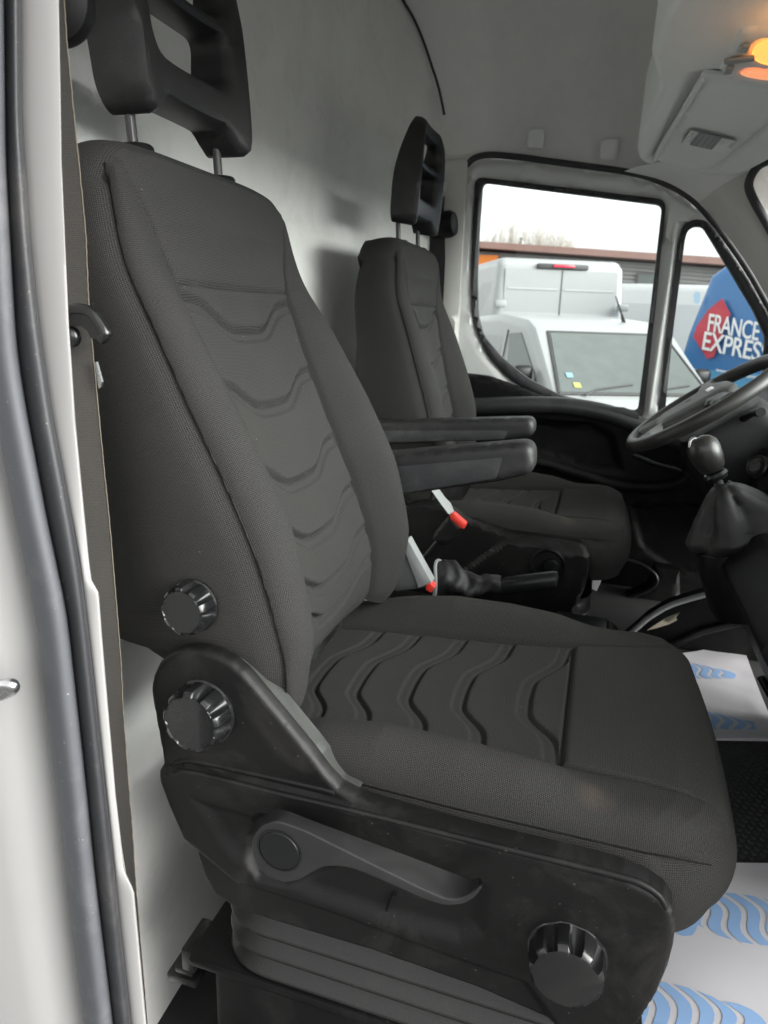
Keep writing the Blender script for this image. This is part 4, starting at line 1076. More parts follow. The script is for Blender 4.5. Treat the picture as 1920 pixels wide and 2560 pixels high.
relief('airbag_mark', [rounded([(-.035, .008), (-.022, .008), (-.022, .030), (-.035, .030)], .002)], lambda p, q, e: wl_(p, q, e + .0112), SATIN, hb_, .0015, .01, 0)
def spoke(a_, w0, w1, mat):
    d = np.array([math.cos(a_), math.sin(a_)]); s_ = np.array([-d[1], d[0]])
    lp_ = [tuple(d * .075 - s_ * w0), tuple(d * .192 - s_ * w1), tuple(d * .192 + s_ * w1), tuple(d * .075 + s_ * w0)]
    return relief('wheel_spoke', [rounded(lp_, .006)], lambda p, q, e: wl_(p, q, e + .004), mat, sw, .018, .010, .008)
for a_ in (1.35, -1.35): spoke(a_, .028, .022, WHL)
for a_ in (math.pi - .42, math.pi + .42): spoke(a_, .014, .011, GREYTAG)
cl = thing('steering_column', 'black steering column shroud under the wheel', 'steering column', (.34, 1.96, -.3))
V = []
for t, hx, hy in [(-.055, .105, .085), (-.10, .125, .10), (-.18, .135, .105), (-.30, .14, .11), (-.42, .14, .11)]:
    for k in range(32):
        a_ = 2 * math.pi * k / 32; sx = abs(math.cos(a_)) ** .6 * np.sign(math.cos(a_)); sy = abs(math.sin(a_)) ** .6 * np.sign(math.sin(a_))
        V.append(CW + un * t + ut * (hx * sx + .01) + uy * hy * sy)
finish('column_shroud', V, grid_faces(5, 32, True) + [tuple(range(32))], SATIN, cl, 40)
tube('control_stalk', [CW + un * -.07 + uy * -.08 + ut * .05, CW + un * -.055 + uy * -.15 + ut * .07, CW + un * -.05 + uy * -.21 + ut * .08], [.009, .008, .011], SATIN, cl, 12)
tube('control_stalk', [CW + un * -.07 + uy * .08 + ut * .05, CW + un * -.055 + uy * .15 + ut * .07, CW + un * -.05 + uy * .21 + ut * .08], [.009, .008, .011], SATIN, cl, 12)

# ------------------------------------------------------------------ dashboard and centre console
da = thing('dashboard', 'black dashboard with a centre console of small lit buttons', 'dashboard', (.6, 1.5, -.5))
prof = [(.80, -.24), (.62, -.17), (.52, -.16), (.44, -.20), (.40, -.28), (.42, -.40), (.50, -.52), (.62, -.60), (.80, -.64), (.90, -.50), (.90, -.24)]
relief('dash_body', [rounded(prof, .03)], lambda p, q, e: (p, .56 - e, q), BLACK, da, 1.86, .03, .02, None, 40, True)
con = xz([(1764, 1338), (1800, 1402), (1852, 1492), (1858, 1530), (1872, 1600), (1930, 1790)], 1.60)
con = [con[0], con[1], con[2], con[3], con[4], (.50, -.86), (.60, FLOOR + .02), (.85, FLOOR + .02), (.85, -.33), (.44, -.33), (.31, -.37)]
relief('console_body', [rounded(con, .012)], lambda p, q, e: (p, 1.00 - e, q), BLACK, da, .66, .02, .012, None, 40, True)
# button field on the rearward face (between two heights)
A_, B_ = np.array(con[1]), np.array(con[2]); A_, B_ = np.array(xz([(1812, 1425)], 1.6)[0]), np.array(xz([(1850, 1488)], 1.6)[0])
dirn = (B_ - A_) / np.linalg.norm(B_ - A_); nx = np.array([dirn[1], -dirn[0]]); nx = nx if nx[0] < 0 else -nx
LEDW = emit('button_light_white', (.8, .82, .85), .5); LEDR = emit('button_light_red', (.9, .05, .07), .9)
for i in range(2):
    for j in range(6):
        t0 = .004 + i * .030; c2 = A_ + dirn * (t0 + .013) + nx * .0015; y = 1.03 + j * .092
        rot = Matrix(((dirn[0], 0, nx[0]), (0, 1, 0), (dirn[1], 0, nx[1])))
        b_ = box('button', (c2[0], y + .02, c2[1]), (.026, .086, .006), SATIN, da, .002, 2, rot)
        c3_ = c2 + nx * .0034
        box('button_light', (c3_[0], y + .02, c3_[1]), (.004, .007, .001), LEDR if (i, j) == (1, 2) else LEDW, b_, 0, 1, rot)
lathe('ignition_lock', [(.026, -.01), (.026, .004), (.022, .007), (.018, .004), (.015, .004), (.013, .008), (.004, .008)], P(1893, 1166, Y=1.70), (-.70, -.66, .30), SATIN, da, 36)
box('lock_surround', P(1905, 1172, Y=1.75) + np.array([.045, .03, -.02]), (.10, .10, .14), BLACK, da, .03, 4)
for k in range(3):
    y0_, y1_ = 1.27, 1.55
    tube('console_trim', [(con[4][0] - .004 + .012 * 0, 1.18 + .13 * k, con[4][1] - .01), (con[4][0] + (con[5][0] - con[4][0]) * .55 - .004, 1.16 + .13 * k, con[4][1] + (con[5][1] - con[4][1]) * .55)], .008, SATIN, da, 10)

# ------------------------------------------------------------------ gear lever
gl = thing('gear_lever', 'black gear lever with pleated leather boot on the dashboard', 'gear lever', tuple(P(1850, 1340, Y=1.47)))
GY = 1.46
top, bot = P(1752, 1108, Y=GY), P(1782, 1172, Y=GY)
axg = (top - bot) / np.linalg.norm(top - bot)
kp = [(.0, -.002), (.019, 0), (.024, .006), (.029, .025), (.031, .045), (.029, .058), (.022, .068), (.012, .073), (.001, .074)]
gk = lathe('gear_knob', kp, bot + axg * -.004, axg, KNOBG if 'KNOBG' in globals() else plastic('gear_knob_worn', (.016, .0155, .015), .34, 0, 1, .12, coat=.1), gl, 36)
fx, fy = frame_of(axg)
ins_pts = [bot + axg * (.004 + .064 * math.sin(t)) - RT * (.030 * math.cos(t) ** .6) + np.array([0, -.002, 0]) for t in np.linspace(.75, 1.5, 12)]
tube('knob_inlay', ins_pts, .0035, CHROME, gk, 8)
lathe('knob_collar', [(.012, -.020), (.020, -.018), (.023, -.010), (.020, -.004), (.012, -.002)], bot + axg * -.004, axg, SATIN, gl, 32)
tube('gear_shaft', [bot - axg * .01, bot - axg * .075], .0075, DARKMETAL, gl, 14)
p0, p1, p2 = P(1806, 1206, Y=GY), P(1830, 1266, Y=GY + .01), P(1850, 1352, Y=GY + .02)
cl_ = smooth_line([p0, P(1812, 1222, Y=GY), p1, P(1845, 1320, Y=GY + .015), p2], 14); nB = len(cl_); V = []; kB = 60
for i in range(nB):
    t = i / (nB - 1)
    base = np.interp(t, [0, .05, .10, .16, .35, .55, .75, .9, 1], [.012, .018, .017, .020, .046, .080, .100, .098, .088])
    for k in range(kB):
        a_ = 2 * math.pi * k / kB
        fold = abs(math.sin(3.0 * a_ + 1.1 * t + .5)) ** .7 - .6; f2 = abs(math.sin(2.5 * a_ - 2.6 * t + 1.2)) - .6
        pl_ = 1 + (.26 * fold + .14 * f2) * smst(t / .25) * smst((1 - t) / .14) + .045 * math.sin(13 * t + 3 * math.sin(a_ * 1.0 + .7)) * smst(t / .3) * smst((1 - t) / .2)
        V.append(cl_[i] + (np.array([.8, 0, .35]) * math.cos(a_) + np.array([0, 1, 0]) * math.sin(a_)) * base * pl_)
bo = finish('gear_boot', V, grid_faces(nB, kB, True), LEATHER, gl, 75)
hem = [p2 + np.array([0, 0, -.004]) + (np.array([.8, 0, .35]) * math.cos(a_) + np.array([0, 1, 0]) * math.sin(a_)) * .088 for a_ in np.linspace(0, 2 * math.pi, 64)[:-1]]
tube('boot_hem', hem, .009, LEATHER, bo, 10, True)
V = []
for rr, h in [(.093, 0), (.10, -.03), (.112, -.12)]:
    for k in range(48):
        a_ = 2 * math.pi * k / 48; sx = abs(math.cos(a_)) ** .7 * np.sign(math.cos(a_)); sy = abs(math.sin(a_)) ** .7 * np.sign(math.sin(a_))
        V.append(p2 + np.array([.9 * sx * rr - h * .55, sy * rr, sx * rr * .30 + h]))
finish('boot_base', V, grid_faces(3, 48, True), BLACK, gl, 50)

# ------------------------------------------------------------------ kick trim by the driver's footwell
kt = thing('footwell_trim', 'black footwell trim with a pale curved edge and a torn cream sticker', 'trim panel', tuple(P(1700, 1600, Y=2.0)))
TY = 1.98
tl_ = xz([(1560, 1600), (1592, 1572), (1624, 1544), (1672, 1516), (1722, 1500), (1785, 1482), (1834, 1458), (1960, 1400), (1990, 1700), (1540, 1700)], TY)
tp = relief('trim_panel', [tl_], yplane(TY), BLACK, kt, .06, .015, .008)
tube('trim_edge', smooth_line([P(x, y, Y=TY - .004) for x, y in [(1575, 1585), (1592, 1570), (1624, 1543), (1672, 1515), (1722, 1498), (1785, 1480), (1834, 1456), (1900, 1425)]], 6), .008, GREYTAG, kt, 10)
tube('trim_rib', smooth_line([P(x, y, Y=TY - .006) for x, y in [(1660, 1625), (1740, 1585), (1800, 1568), (1880, 1550)]], 6), .012, SATIN, kt, 10)
relief('torn_sticker', [xz([(1618, 1575), (1640, 1560), (1665, 1544), (1700, 1530), (1690, 1542), (1692, 1550), (1672, 1560), (1640, 1570)], TY)], yplane(TY - .002), CREAM, kt, .003, .02, 0)

# ------------------------------------------------------------------ floor mats and papers
fm = thing('floor_mat', 'black rubber floor mat with raised oval dimples between the two papers', 'mat', (.4, 1.3, FLOOR))
relief('mat_sheet', [rounded([(.10, .62), (.74, .62), (.74, 1.62), (.10, 1.62)], .03)], lambda p, q, e: (p, q, FLOOR + .006 + e), MATR, fm, .005, .03, .003)
bmv = MB()
for i in range(26):
    for j in range(34):
        x = .325 + i * .0145 + (.007 if j % 2 else 0); y = 1.10 + j * .0145
        if x > .70: continue
        rx, ry = .0048, .0062; V = []
        for (s_, h) in [(1, 0), (.82, .0022), (.4, .0030)]:
            for k in range(7): V.append((x + rx * s_ * math.cos(k * .8976), y + ry * s_ * math.sin(k * .8976), FLOOR + .0055 + h))
        bmv.add(V, grid_faces(3, 7, True) + [tuple(range(14, 21))])
tag(bmv.build('mat_dimples', MATR, fm), kind='stuff')
def footprint(parent, c, L_, W_, ang, n=7, heel=False, zz=0):
    """printed shoe sole: wavy bars across an oval"""
    ca, sa = math.cos(ang), math.sin(ang); V = []; F = []
    for k in range(n):
        t0 = -1 + 2 * (k + .16) / n; t1 = -1 + 2 * (k + .80) / n
        if k == n - 1: t1 = 1.0
        m_ = 11; b0 = len(V)
        for q in range(m_):
            s_ = -1 + 2 * q / (m_ - 1)
            for t in (t0, t1):
                wv = .13 * math.sin(s_ * 3.0 + .4) - .10 * s_
                hw = math.sqrt(max(0, 1 - (abs(t) ** 2.2))) if t < 0 else math.sqrt(max(0, 1 - abs(t) ** 2.0)) * (1 - .12 * t)
                tt = t + wv * (1 if k < n - 1 or t == t0 else max(0, 1 - abs(s_)))
                if k == n - 1 and t == t1: tt = t0 + .12 + (t1 - t0) * math.sqrt(max(0, 1 - s_ * s_)) * .9 + wv * .3; hw = math.sqrt(max(0, 1 - t0 ** 2)) * (1 - .12 * t0)
                if k == n - 1 and t == t0: hw = math.sqrt(max(0, 1 - t0 ** 2)) * (1 - .12 * t0)
                hx, hy = tt * L_ / 2, s_ * hw * W_ / 2
                V.append((lambda a_, b_: (a_, b_, FLOOR + .0106 + (float(zz(np.array([[a_, b_]]), np.array([1.0]))[0]) if callable(zz) else 0)))(c[0] + hx * ca - hy * sa, c[1] + hx * sa + hy * ca))
        for q in range(m_ - 1): F.append((b0 + 2 * q, b0 + 2 * q + 1, b0 + 2 * q + 3, b0 + 2 * q + 2))
    return finish('footprint_print', V, F, BLUEP, parent, 0, fix=False)
SHEETF = {}
def sheet(name, label, poly, z, seed):
    t_ = thing(name, label, 'paper mat', (np.mean([p[0] for p in poly]), np.mean([p[1] for p in poly]), FLOOR), 'protective paper mats on the floor')
    def e_(p, d): return (.0024 * np.sin(p[:, 0] * 21 + seed) * np.sin(p[:, 1] * 17 + 2 * seed) + .0012 * np.abs(np.sin(p[:, 0] * 9 + p[:, 1] * 31 + seed))) * smst(d / .04) + .007 * smst((.05 - d) / .05) * (.5 + .5 * np.sin(p[:, 0] * 13 + p[:, 1] * 9 + seed))
    e0_ = e_
    def e_(p, d):
        k = e0_(p, d)
        for (nx_, ny_, c_, h_) in ((.9, .43, seed * .37 % .2 + .15, .0035), (-.25, .97, 1.0 + seed * .31 % .5, .0028), (.6, -.8, -.45 - seed * .13 % .4, .003)):
            q_ = np.abs(p[:, 0] * nx_ + p[:, 1] * ny_ - c_); k = k + h_ * np.exp(-q_ / .022)
        return k
    relief('paper_sheet', [poly], lambda p, q, e: (p, q, FLOOR + z + e), PAPER, t_, .001, .009, 0, e_)
    SHEETF[t_.name] = e_
    return t_
fl = lambda x, y: P(x, y, Z=FLOOR)[:2]
q1 = [fl(1680, 1652), fl(1850, 1615), fl(1925, 1800), fl(1932, 1860), fl(1790, 1858)]
q1 = [fl(1500, 1680), fl(1851, 1615), fl(1945, 1862), fl(1480, 1856)]
s1 = sheet('paper_mat', 'white paper floor mat with two blue shoe prints in the far footwell', q1, .010, 1)
def ang_of(a_, b_): d = fl(*b_) - fl(*a_); return math.atan2(d[1], d[0])
a1 = ang_of((1690, 1680), (1796, 1690))
footprint(s1, (fl(1725, 1682) + fl(1735, 1690)) / 2, .20, .085, a1, 7, zz=SHEETF[s1.name])
a2 = ang_of((1760, 1805), (1855, 1822))
footprint(s1, fl(1780, 1812), .20, .090, a2, 7, zz=SHEETF[s1.name])
q2 = [fl(1400, 2160), fl(2010, 2172), fl(2060, 2700), fl(1380, 2760)]
s2 = sheet('paper_mat', 'white paper floor mat with blue shoe prints under the front of the passenger cushion', q2, .010, 3)
footprint(s2, fl(1875, 2310), .20, .098, ang_of((1760, 2300), (1990, 2320)), 7, zz=SHEETF[s2.name])
footprint(s2, fl(1700, 2560), .20, .098, ang_of((1620, 2540), (1800, 2560)), 7, zz=SHEETF[s2.name])
footprint(s2, fl(1600, 2296), .15, .08, ang_of((1600, 2290), (1690, 2310)), 5, zz=SHEETF[s2.name])
# ------------------------------------------------------------------ outside
def fill(name, mat, V, F, parent=None, smooth=40): return finish(name, V, F, mat, parent, smooth)
ASPH = plastic('yard_tarmac', (.10, .10, .098), .9, .6, 60, .2, (.14, .14, .135), bscale=.6)
V = [(-250, -250, GROUND), (250, -250, GROUND), (250, 250, GROUND), (-250, 250, GROUND)]
gnd = struct(finish('ground', V, [(0, 1, 2, 3)], ASPH, smooth=0), 'grey yard tarmac around the vans')
VANW = plastic('van_white', (.36, .37, .37), .3, 0, 1, .02, coat=.4, var=.02)
VANB = plastic('van_blue', (.028, .16, .40), .35, 0, 1, .02, coat=.4, var=.05)
VANB2 = plastic('van_light_blue', (.09, .32, .56), .35, 0, 1, .02, coat=.4, var=.05)
TYRE = plastic('tyre', (.02, .02, .02), .8)
LAMPR = plastic('tail_lamp_red', (.62, .02, .05), .25, 0, 1, 0, coat=.6)
DGLASS = plastic('dark_car_glass', (.10, .12, .115), .06, 0, 1, 0, spec=.8); 
GREYP = plastic('grey_bumper', (.05, .05, .05), .6)

def prismY(loop, y0, y1, r, seg=3, inset=0.0):
    """extrude an X-Z outline across Y with rounded long edges"""
    bm = bmesh.new(); vs_ = [bm.verts.new((p[0], y0, p[1])) for p in loop]; f = bm.faces.new(vs_)
    ret = bmesh.ops.extrude_face_region(bm, geom=[f]); nv = [v for v in ret['geom'] if isinstance(v, bmesh.types.BMVert)]
    for v in nv: v.co.y = y1
    cen = sum((v.co for v in bm.verts), Vector()) / len(bm.verts)
    bmesh.ops.recalc_face_normals(bm, faces=bm.faces)
    es = [e for e in bm.edges if len(e.link_faces) == 2]
    es = [e for e in es if any(abs(fc.normal.y) > .9 for fc in e.link_faces)]
    bmesh.ops.bevel(bm, geom=es, offset=r, segments=seg, profile=.6, affect='EDGES')
    if inset:   # tumblehome
        zmin = min(v.co.z for v in bm.verts); zmax = max(v.co.z for v in bm.verts); ym = (y0 + y1) / 2
        for v in bm.verts:
            k = max(0, (v.co.z - zmin) / (zmax - zmin) - .45) / .55; v.co.y = ym + (v.co.y - ym) * (1 - inset * k)
    bm.verts.index_update(); V = [tuple(v.co) for v in bm.verts]; F = [tuple(v.index for v in fc.verts) for fc in bm.faces]; bm.free()
    return V, F

class Loc:
    """local vehicle frame: x forward, y left, z up from the ground, placed in the yard"""
    def __init__(s, o, heading): s.o = np.array([o[0], o[1], GROUND]); s.c, s.s = math.cos(heading), math.sin(heading)
    def __call__(s, V): return [(s.o[0] + v[0] * s.c - v[1] * s.s, s.o[1] + v[0] * s.s + v[1] * s.c, s.o[2] + v[2]) for v in V]
def wheels(L_, T_, xs_, hw, r=.33):
    for x in xs_:
        for sy in (-1, 1):
            V, F = lathe_geo([(r * .6, -.1), (r, -.09), (r, .09), (r * .6, .1)], (x, sy * (hw - .11), r), (0, 1, 0), 28)
            wv = finish('wheel', L_(V), F, TYRE, T_)
            V, F = lathe_geo([(.01, .0), (r * .58, .0), (r * .6, .02)], (x, sy * (hw - .02), r), (0, sy, 0), 20); finish('rim', L_(V), F, GREYTAG, wv)
def quad(name, L_, pts, mat, parent, off=.006, nrm=None, th=.004):
    p = np.array(L_(pts)); n_ = np.cross(p[1] - p[0], p[2] - p[0]); n_ /= np.linalg.norm(n_)
    if np.dot(n_, -p.mean(0)) < 0: n_ = -n_
    k = len(p); V = [tuple(v + n_ * off) for v in p] + [tuple(v + n_ * (off - th)) for v in p]
    F = [tuple(range(k)), tuple(range(k, 2 * k))[::-1]] + [(i, (i + 1) % k, k + (i + 1) % k, k + i) for i in range(k)]
    return finish(name, V, F, mat, parent, 20)

# small white van, nose towards us and to the right
hd = math.radians(-62)
c0 = P(1625, 900, Y=7.0)
sv = thing('small_van', 'small white van facing us just outside the driver window', 'van', (c0[0] - .4, c0[1] + 1.0, GROUND))
LV = Loc((c0[0] - .70, c0[1] + 1.32), hd)
side = [(-2.15, .32), (-2.2, .6), (-2.18, 1.2), (-2.08, 1.70), (-1.95, 1.80), (-.5, 1.86), (.32, 1.80), (.55, 1.72), (1.38, 1.08), (2.02, .92), (2.18, .75), (2.22, .4), (2.15, .3)]
V, F = prismY(side, -.90, .90, .10, 3, .12); finish('body', LV(V), F, VANW, sv, 35)
wsl = [(.62, -.64, 1.666), (1.31, -.78, 1.134), (1.31, .78, 1.134), (.62, .64, 1.666)]
quad('windscreen', LV, wsl, plastic('screen_reflecting', (.115, .13, .125), .10, 0, 1, 0, spec=.5), sv, .012)
for (u, v, s_, cm) in [(.70, -.66, .07, plastic('blue_sticker', (.20, .34, .38), .5)), (.86, -.62, .08, plastic('yellow_sticker', (.40, .42, .12), .5))]:
    def wp(u_, v_): return (.62 + .69 * u_, v_, 1.666 - .532 * u_)
    quad('screen_sticker', LV, [wp(u, v), wp(u + .08, v), wp(u + .08, v + .07), wp(u, v + .07)], cm, sv, .020)
for sy in (-1, 1):
    k = .885
    quad('door_window', LV, [(.28, sy * .815, 1.66), (1.02, sy * .878, 1.16), (.1, sy * .875, 1.16), (-.05, sy * .82, 1.64)], DGLASS, sv, .012)
    quad('side_panel', LV, [(-.25, sy * .81, 1.66), (-.25, sy * .89, 1.1), (-1.7, sy * .89, 1.1), (-1.7, sy * .81, 1.66)], plastic('van_panel_white', (.30, .31, .31), .35, 0, 1, 0, coat=.3), sv, .006)
    V, F = box_geo((.86, sy * 1.0, 1.27), (.12, .2, .17), .05, 3); finish('mirror', LV(V), F, SATIN, sv)
    V, F = box_geo((1.95, sy * .62, .80), (.3, .34, .16), .05, 3); finish('headlamp', LV(V), F, GREYTAG, sv)
for a_, b_ in (((.60, -.66, 1.68), (1.33, -.80, 1.125)), ((.60, .66, 1.68), (1.33, .80, 1.125)), ((.60, -.66, 1.68), (.60, .66, 1.68)), ((1.33, -.80, 1.125), (1.33, .80, 1.125))):
    V, F = tube_geo([a_, b_], .018, 6); finish('screen_seal', LV(V), F, GREYP, sv)
for y0_, y1_ in ((-.55, .0), (.1, .62)):
    V, F = tube_geo([(1.38, y0_, 1.12), (1.30, y0_ + .15, 1.17), (1.24, y1_, 1.215)], .010, 6); finish('wiper', LV(V), F, GREYP, sv)
for sy in (-1, 1):
    V, F = tube_geo([(-.12, sy * .82, 1.68), (-.10, sy * .905, 1.1), (-.05, sy * .905, .5)], .007, 6); finish('door_gap', LV(V), F, GREYP, sv)
V, F = tube_geo([(1.42, -.70, 1.075), (1.95, -.62, .95), (1.95, .62, .95), (1.42, .70, 1.075)], .007, 6); finish('bonnet_gap', LV(V), F, GREYP, sv)
wheels(LV, sv, (-1.35, 1.4), .90, .31)
V, F = tube_geo([(.30, .35, 1.80), (.22, .35, 1.90), (.05, .35, 2.08)], [.022, .012, .006], 8); finish('aerial', LV(V), F, SATIN, sv)
V, F = box_geo((2.2, 0, .45), (.1, 1.7, .24), .05, 3); finish('bumper', LV(V), F, GREYP, sv)

# tall white van seen from behind
def tall_van(T_, LT, L_=5.6, H=2.62, hw=.98, mat=VANW):
    side = [(-L_ / 2, .45), (-L_ / 2 - .02, 1.2), (-L_ / 2 + .10, H - .10), (-L_ / 2 + .25, H), (L_ / 2 - 1.9, H + .02), (L_ / 2 - 1.3, H - .2), (L_ / 2 - .6, 1.35), (L_ / 2 - .05, 1.05), (L_ / 2, .4)]
    V, F = prismY(side, -hw, hw, .13, 4, .10); return finish('body', LT(V), F, mat, T_, 35)
c0 = P(1395, 800, Y=10.2)
tv = thing('tall_van', 'tall white van with split rear doors behind the small van', 'van', (c0[0], c0[1] + 2.6, GROUND))
hd2 = math.radians(112)
LT = Loc((c0[0] - 2.75 * -math.cos(hd2) , c0[1] + 2.8 * math.sin(hd2)), hd2)
tall_van(tv, LT)
rx = -2.80 - .01
def rq(name, y0, y1, z0, z1, mat, off=.012):
    f = lambda z: rx + (.10 * max(0, (z - 1.2) / 1.32))
    return quad(name, LT, [(f(z0), y0, z0), (f(z0), y1, z0), (f(z1), y1, z1), (f(z1), y0, z1)], mat, tv, off)
DOORW = plastic('van_door_white', (.30, .31, .31), .32, 0, 1, .02, coat=.4, var=.02); GAP = plastic('dark_gap', (.08, .08, .08), .7)
for y0, y1 in ((-.80, -.01), (.01, .80)):
    d_ = rq('rear_door', y0, y1, .55, 2.47, DOORW, .014)
    rq('door_groove', y0 + .04, y1 - .04, 2.20, 2.225, plastic('groove_grey', (.35, .35, .35), .6), .017)
rq('door_gap', -.012, .012, .55, 2.47, GAP, .016)
for sy in (-1, 1):
    for z in (1.15, 2.0): 
        V, F = box_geo((rx - .03, sy * .87, z), (.07, .16, .09), .02, 2); finish('door_hinge', LT(V), F, GREYTAG, tv)
    V, F = box_geo((rx + .03, sy * .90, 1.33), (.10, .13, .40), .03, 2); finish('tail_lamp', LT(V), F, LAMPR, tv)
    quad('side_panel', LT, [(-2.4, sy * .955, 1.15), (-2.4, sy * .895, 2.3), (.2, sy * .895, 2.3), (.2, sy * .955, 1.15)], DOORW, tv, .012)
V, F = box_geo((rx + .12, 0, 2.515), (.14, .72, .07), .02, 2); bl = finish('brake_light_housing', LT(V), F, GREYP, tv)
V, F = box_geo((rx + .04, 0, 2.52), (.03, .30, .035), .01, 2); finish('brake_light', LT(V), F, LAMPR, bl)
wheels(LT, tv, (-1.6, 1.7), .95, .35)
V, F = box_geo((rx - .02, 0, .5), (.14, 1.9, .26), .05, 3); finish('bumper', LT(V), F, GREYP, tv)

# white van standing across the yard, mostly hidden
c0 = P(1640, 760, Y=13.5)
wv_ = thing('white_van', 'white van side half hidden behind the tall white van and the blue van', 'van', (c0[0], c0[1] + 1, GROUND))
LW = Loc((c0[0] + .1, c0[1] + 1.0), math.radians(8))
tall_van(wv_, LW, 5.9, 2.48)
for sy in (-1, 1):
    quad('side_panel', LW, [(-2.5, sy * .96, 1.1), (-2.5, sy * .9, 2.15), (-.2, sy * .9, 2.15), (-.2, sy * .96, 1.1)], DOORW, wv_, .012)
    quad('side_panel', LW, [(-.1, sy * .96, 1.1), (-.1, sy * .9, 2.15), (1.3, sy * .9, 2.15), (1.3, sy * .96, 1.1)], DOORW, wv_, .012)
wheels(LW, wv_, (-1.7, 1.9), .95, .35)

# blue delivery van with white lettering on its side
bv = thing('blue_van', 'blue delivery van with a red diamond and white lettering', 'van', tuple(P(1850, 900, Y=9.3) * np.array([1, 1, 0]) + np.array([0, .8, GROUND])))
pA = P(1722, 760, Y=9.6); pB = P(2150, 800, Y=8.6)
hd3 = math.atan2(pB[1] - pA[1], pB[0] - pA[0])
LB = Loc((pA[0], pA[1]), hd3)
zt = P(1775, 664, Y=9.6)[2] - GROUND
side = [(-.05, .4), (-.08, 1.0), (.02, 1.7), (.18, zt - .12), (.34, zt), (4.6, zt + .02), (5.2, zt - .4), (5.6, 1.2), (5.6, .4)]
V, F = prismY(side, 0, 1.95, .12, 4, .06); finish('body', LB(V), F, VANB, bv, 35)
quad('lower_side', LB, [(.0, -.002, .5), (5.4, -.002, .5), (5.4, -.002, 1.28), (.0, -.002, 1.28)], VANB2, bv, .010)
wheels(LB, bv, (1.0, 4.4), 1.95, .35)
def bpt(px, py, off=0.03):
    """pixel to the blue van's side plane, in its local x, z"""
    o = np.array([pA[0], pA[1], 0]); d = np.array([math.cos(hd3), math.sin(hd3), 0]); n_ = np.array([-d[1], d[0], 0])
    q = P(px, py, plane=(n_, np.dot(n_, o) - off)); return q
def bquad(name, px, mat, off):
    p = [bpt(x, y, off) for x, y in px]; k = len(p); d = np.array([math.sin(hd3), -math.cos(hd3), 0])
    V = [tuple(v + d * .0) for v in p] + [tuple(v - d * .01) for v in p]
    return finish(name, V, [tuple(range(k)), tuple(range(k, 2 * k))[::-1]] + [(i, (i + 1) % k, k + (i + 1) % k, k + i) for i in range(k)], mat, bv, 20)
REDL = plastic('logo_red', (.50, .04, .065), .4, 0, 1, .02); WL = plastic('logo_white', (.82, .83, .84), .4)
lg = bquad('logo_diamond', [(1805, 746), (1826, 786), (1800, 850), (1784, 893), (1768, 897), (1733, 842), (1742, 815), (1770, 775)], REDL, .035)
def text(body, p_left, p_right, cap_px, shear=.25):
    a_, b_ = bpt(*p_left, .05), bpt(*p_right, .05)
    cu = bpy.data.curves.new('lettering', 'FONT'); cu.body = body; cu.shear = shear; cu.extrude = .004; cu.offset = .012; cu.space_character = .96
    o = bpy.data.objects.new('lettering', cu); COL.objects.link(o)
    bpy.context.view_layer.update()
    wid = o.dimensions.x; 
    up_ = bpt(p_left[0], p_left[1] - cap_px, .05) - a_; hgt = np.linalg.norm(up_); up_ = up_ / hgt
    xr = (b_ - a_); L_ = np.linalg.norm(xr); xr = xr / L_; nn = np.cross(xr, up_)
    sx, sy = L_ / wid, hgt / .70
    M = Matrix(((xr[0] * sx, up_[0] * sy, nn[0], a_[0]), (xr[1] * sx, up_[1] * sy, nn[1], a_[1]), (xr[2] * sx, up_[2] * sy, nn[2], a_[2]), (0, 0, 0, 1)))
    dg = bpy.context.evaluated_depsgraph_get()
    me = bpy.data.meshes.new_from_object(o.evaluated_get(dg)); bpy.data.objects.remove(o)
    me.transform(M)
    V = [tuple(v.co) for v in me.vertices]; F = [tuple(p.vertices) for p in me.polygons]
    return finish('lettering', V, F, WL, bv, 0, fix=False)
text('FRANCE', (1766, 826), (1899, 852), 44)
text('EXPRESS', (1752, 872), (1922, 908), 46)
text('www.france-express.com', (1790, 928), (1925, 954), 9, 0)
lathe_pts = [bpt(1742 + 9 * math.cos(a_), 744 + 16 * math.sin(a_), .035) for a_ in np.linspace(0, 2 * math.pi, 20)[:-1]]
finish('bird_emblem', [tuple(p) for p in lathe_pts], [tuple(range(19))], plastic('emblem_pale_blue', (.45, .62, .8), .5), bv, 0)

# low building with a rusty roof edge
BY = 30.0
bd = thing('low_building', 'low grey building with rust red roof edge behind the vans', 'building', tuple(P(1500, 700, Y=BY)[:2]) + (GROUND,))
pa, pb_ = P(1150, 600, Y=BY), P(1950, 652, Y=BY)
def bq(name, x0, x1, z0, z1, y, mat, dy=.3, parent=bd):
    V, F = box_geo(((x0 + x1) / 2, y + dy / 2, (z0 + z1) / 2), (x1 - x0, dy, z1 - z0), 0); return finish(name, V, F, mat, parent, 20)
ROOF = plastic('rust_roof', (.30, .18, .155), .8, 0, 1, .2, bscale=1.0); CLAD = plastic('grey_cladding', (.28, .28, .275), .7, 0, 1, .1, bscale=.6); ORNG = plastic('orange_panel', (.72, .22, .04), .6, var=.03)
zr = (pa[2] + P(1640, 640, Y=BY)[2]) / 2
V = []; F = []
za, zb_ = P(1195, 600, Y=BY)[2], P(1640, 637, Y=BY)[2]; xa, xb = P(1195, 600, Y=BY)[0], P(1640, 637, Y=BY)[0]
sl_ = (zb_ - za) / (xb - xa)
def zroof(x): return za + (x - xa) * sl_ * .8
x0_, x1_ = pa[0] - 6, pb_[0] + 8
mbw = MB(); mbr = MB()
nseg = 40; xs_ = np.linspace(x0_, x1_, nseg + 1)
V = []
for x in xs_:
    z = zroof(x); V += [(x, BY - .6, z - .34), (x, BY - .6, z - .10), (x, BY + 8, z + .40), (x, BY + 8, z - .42)]
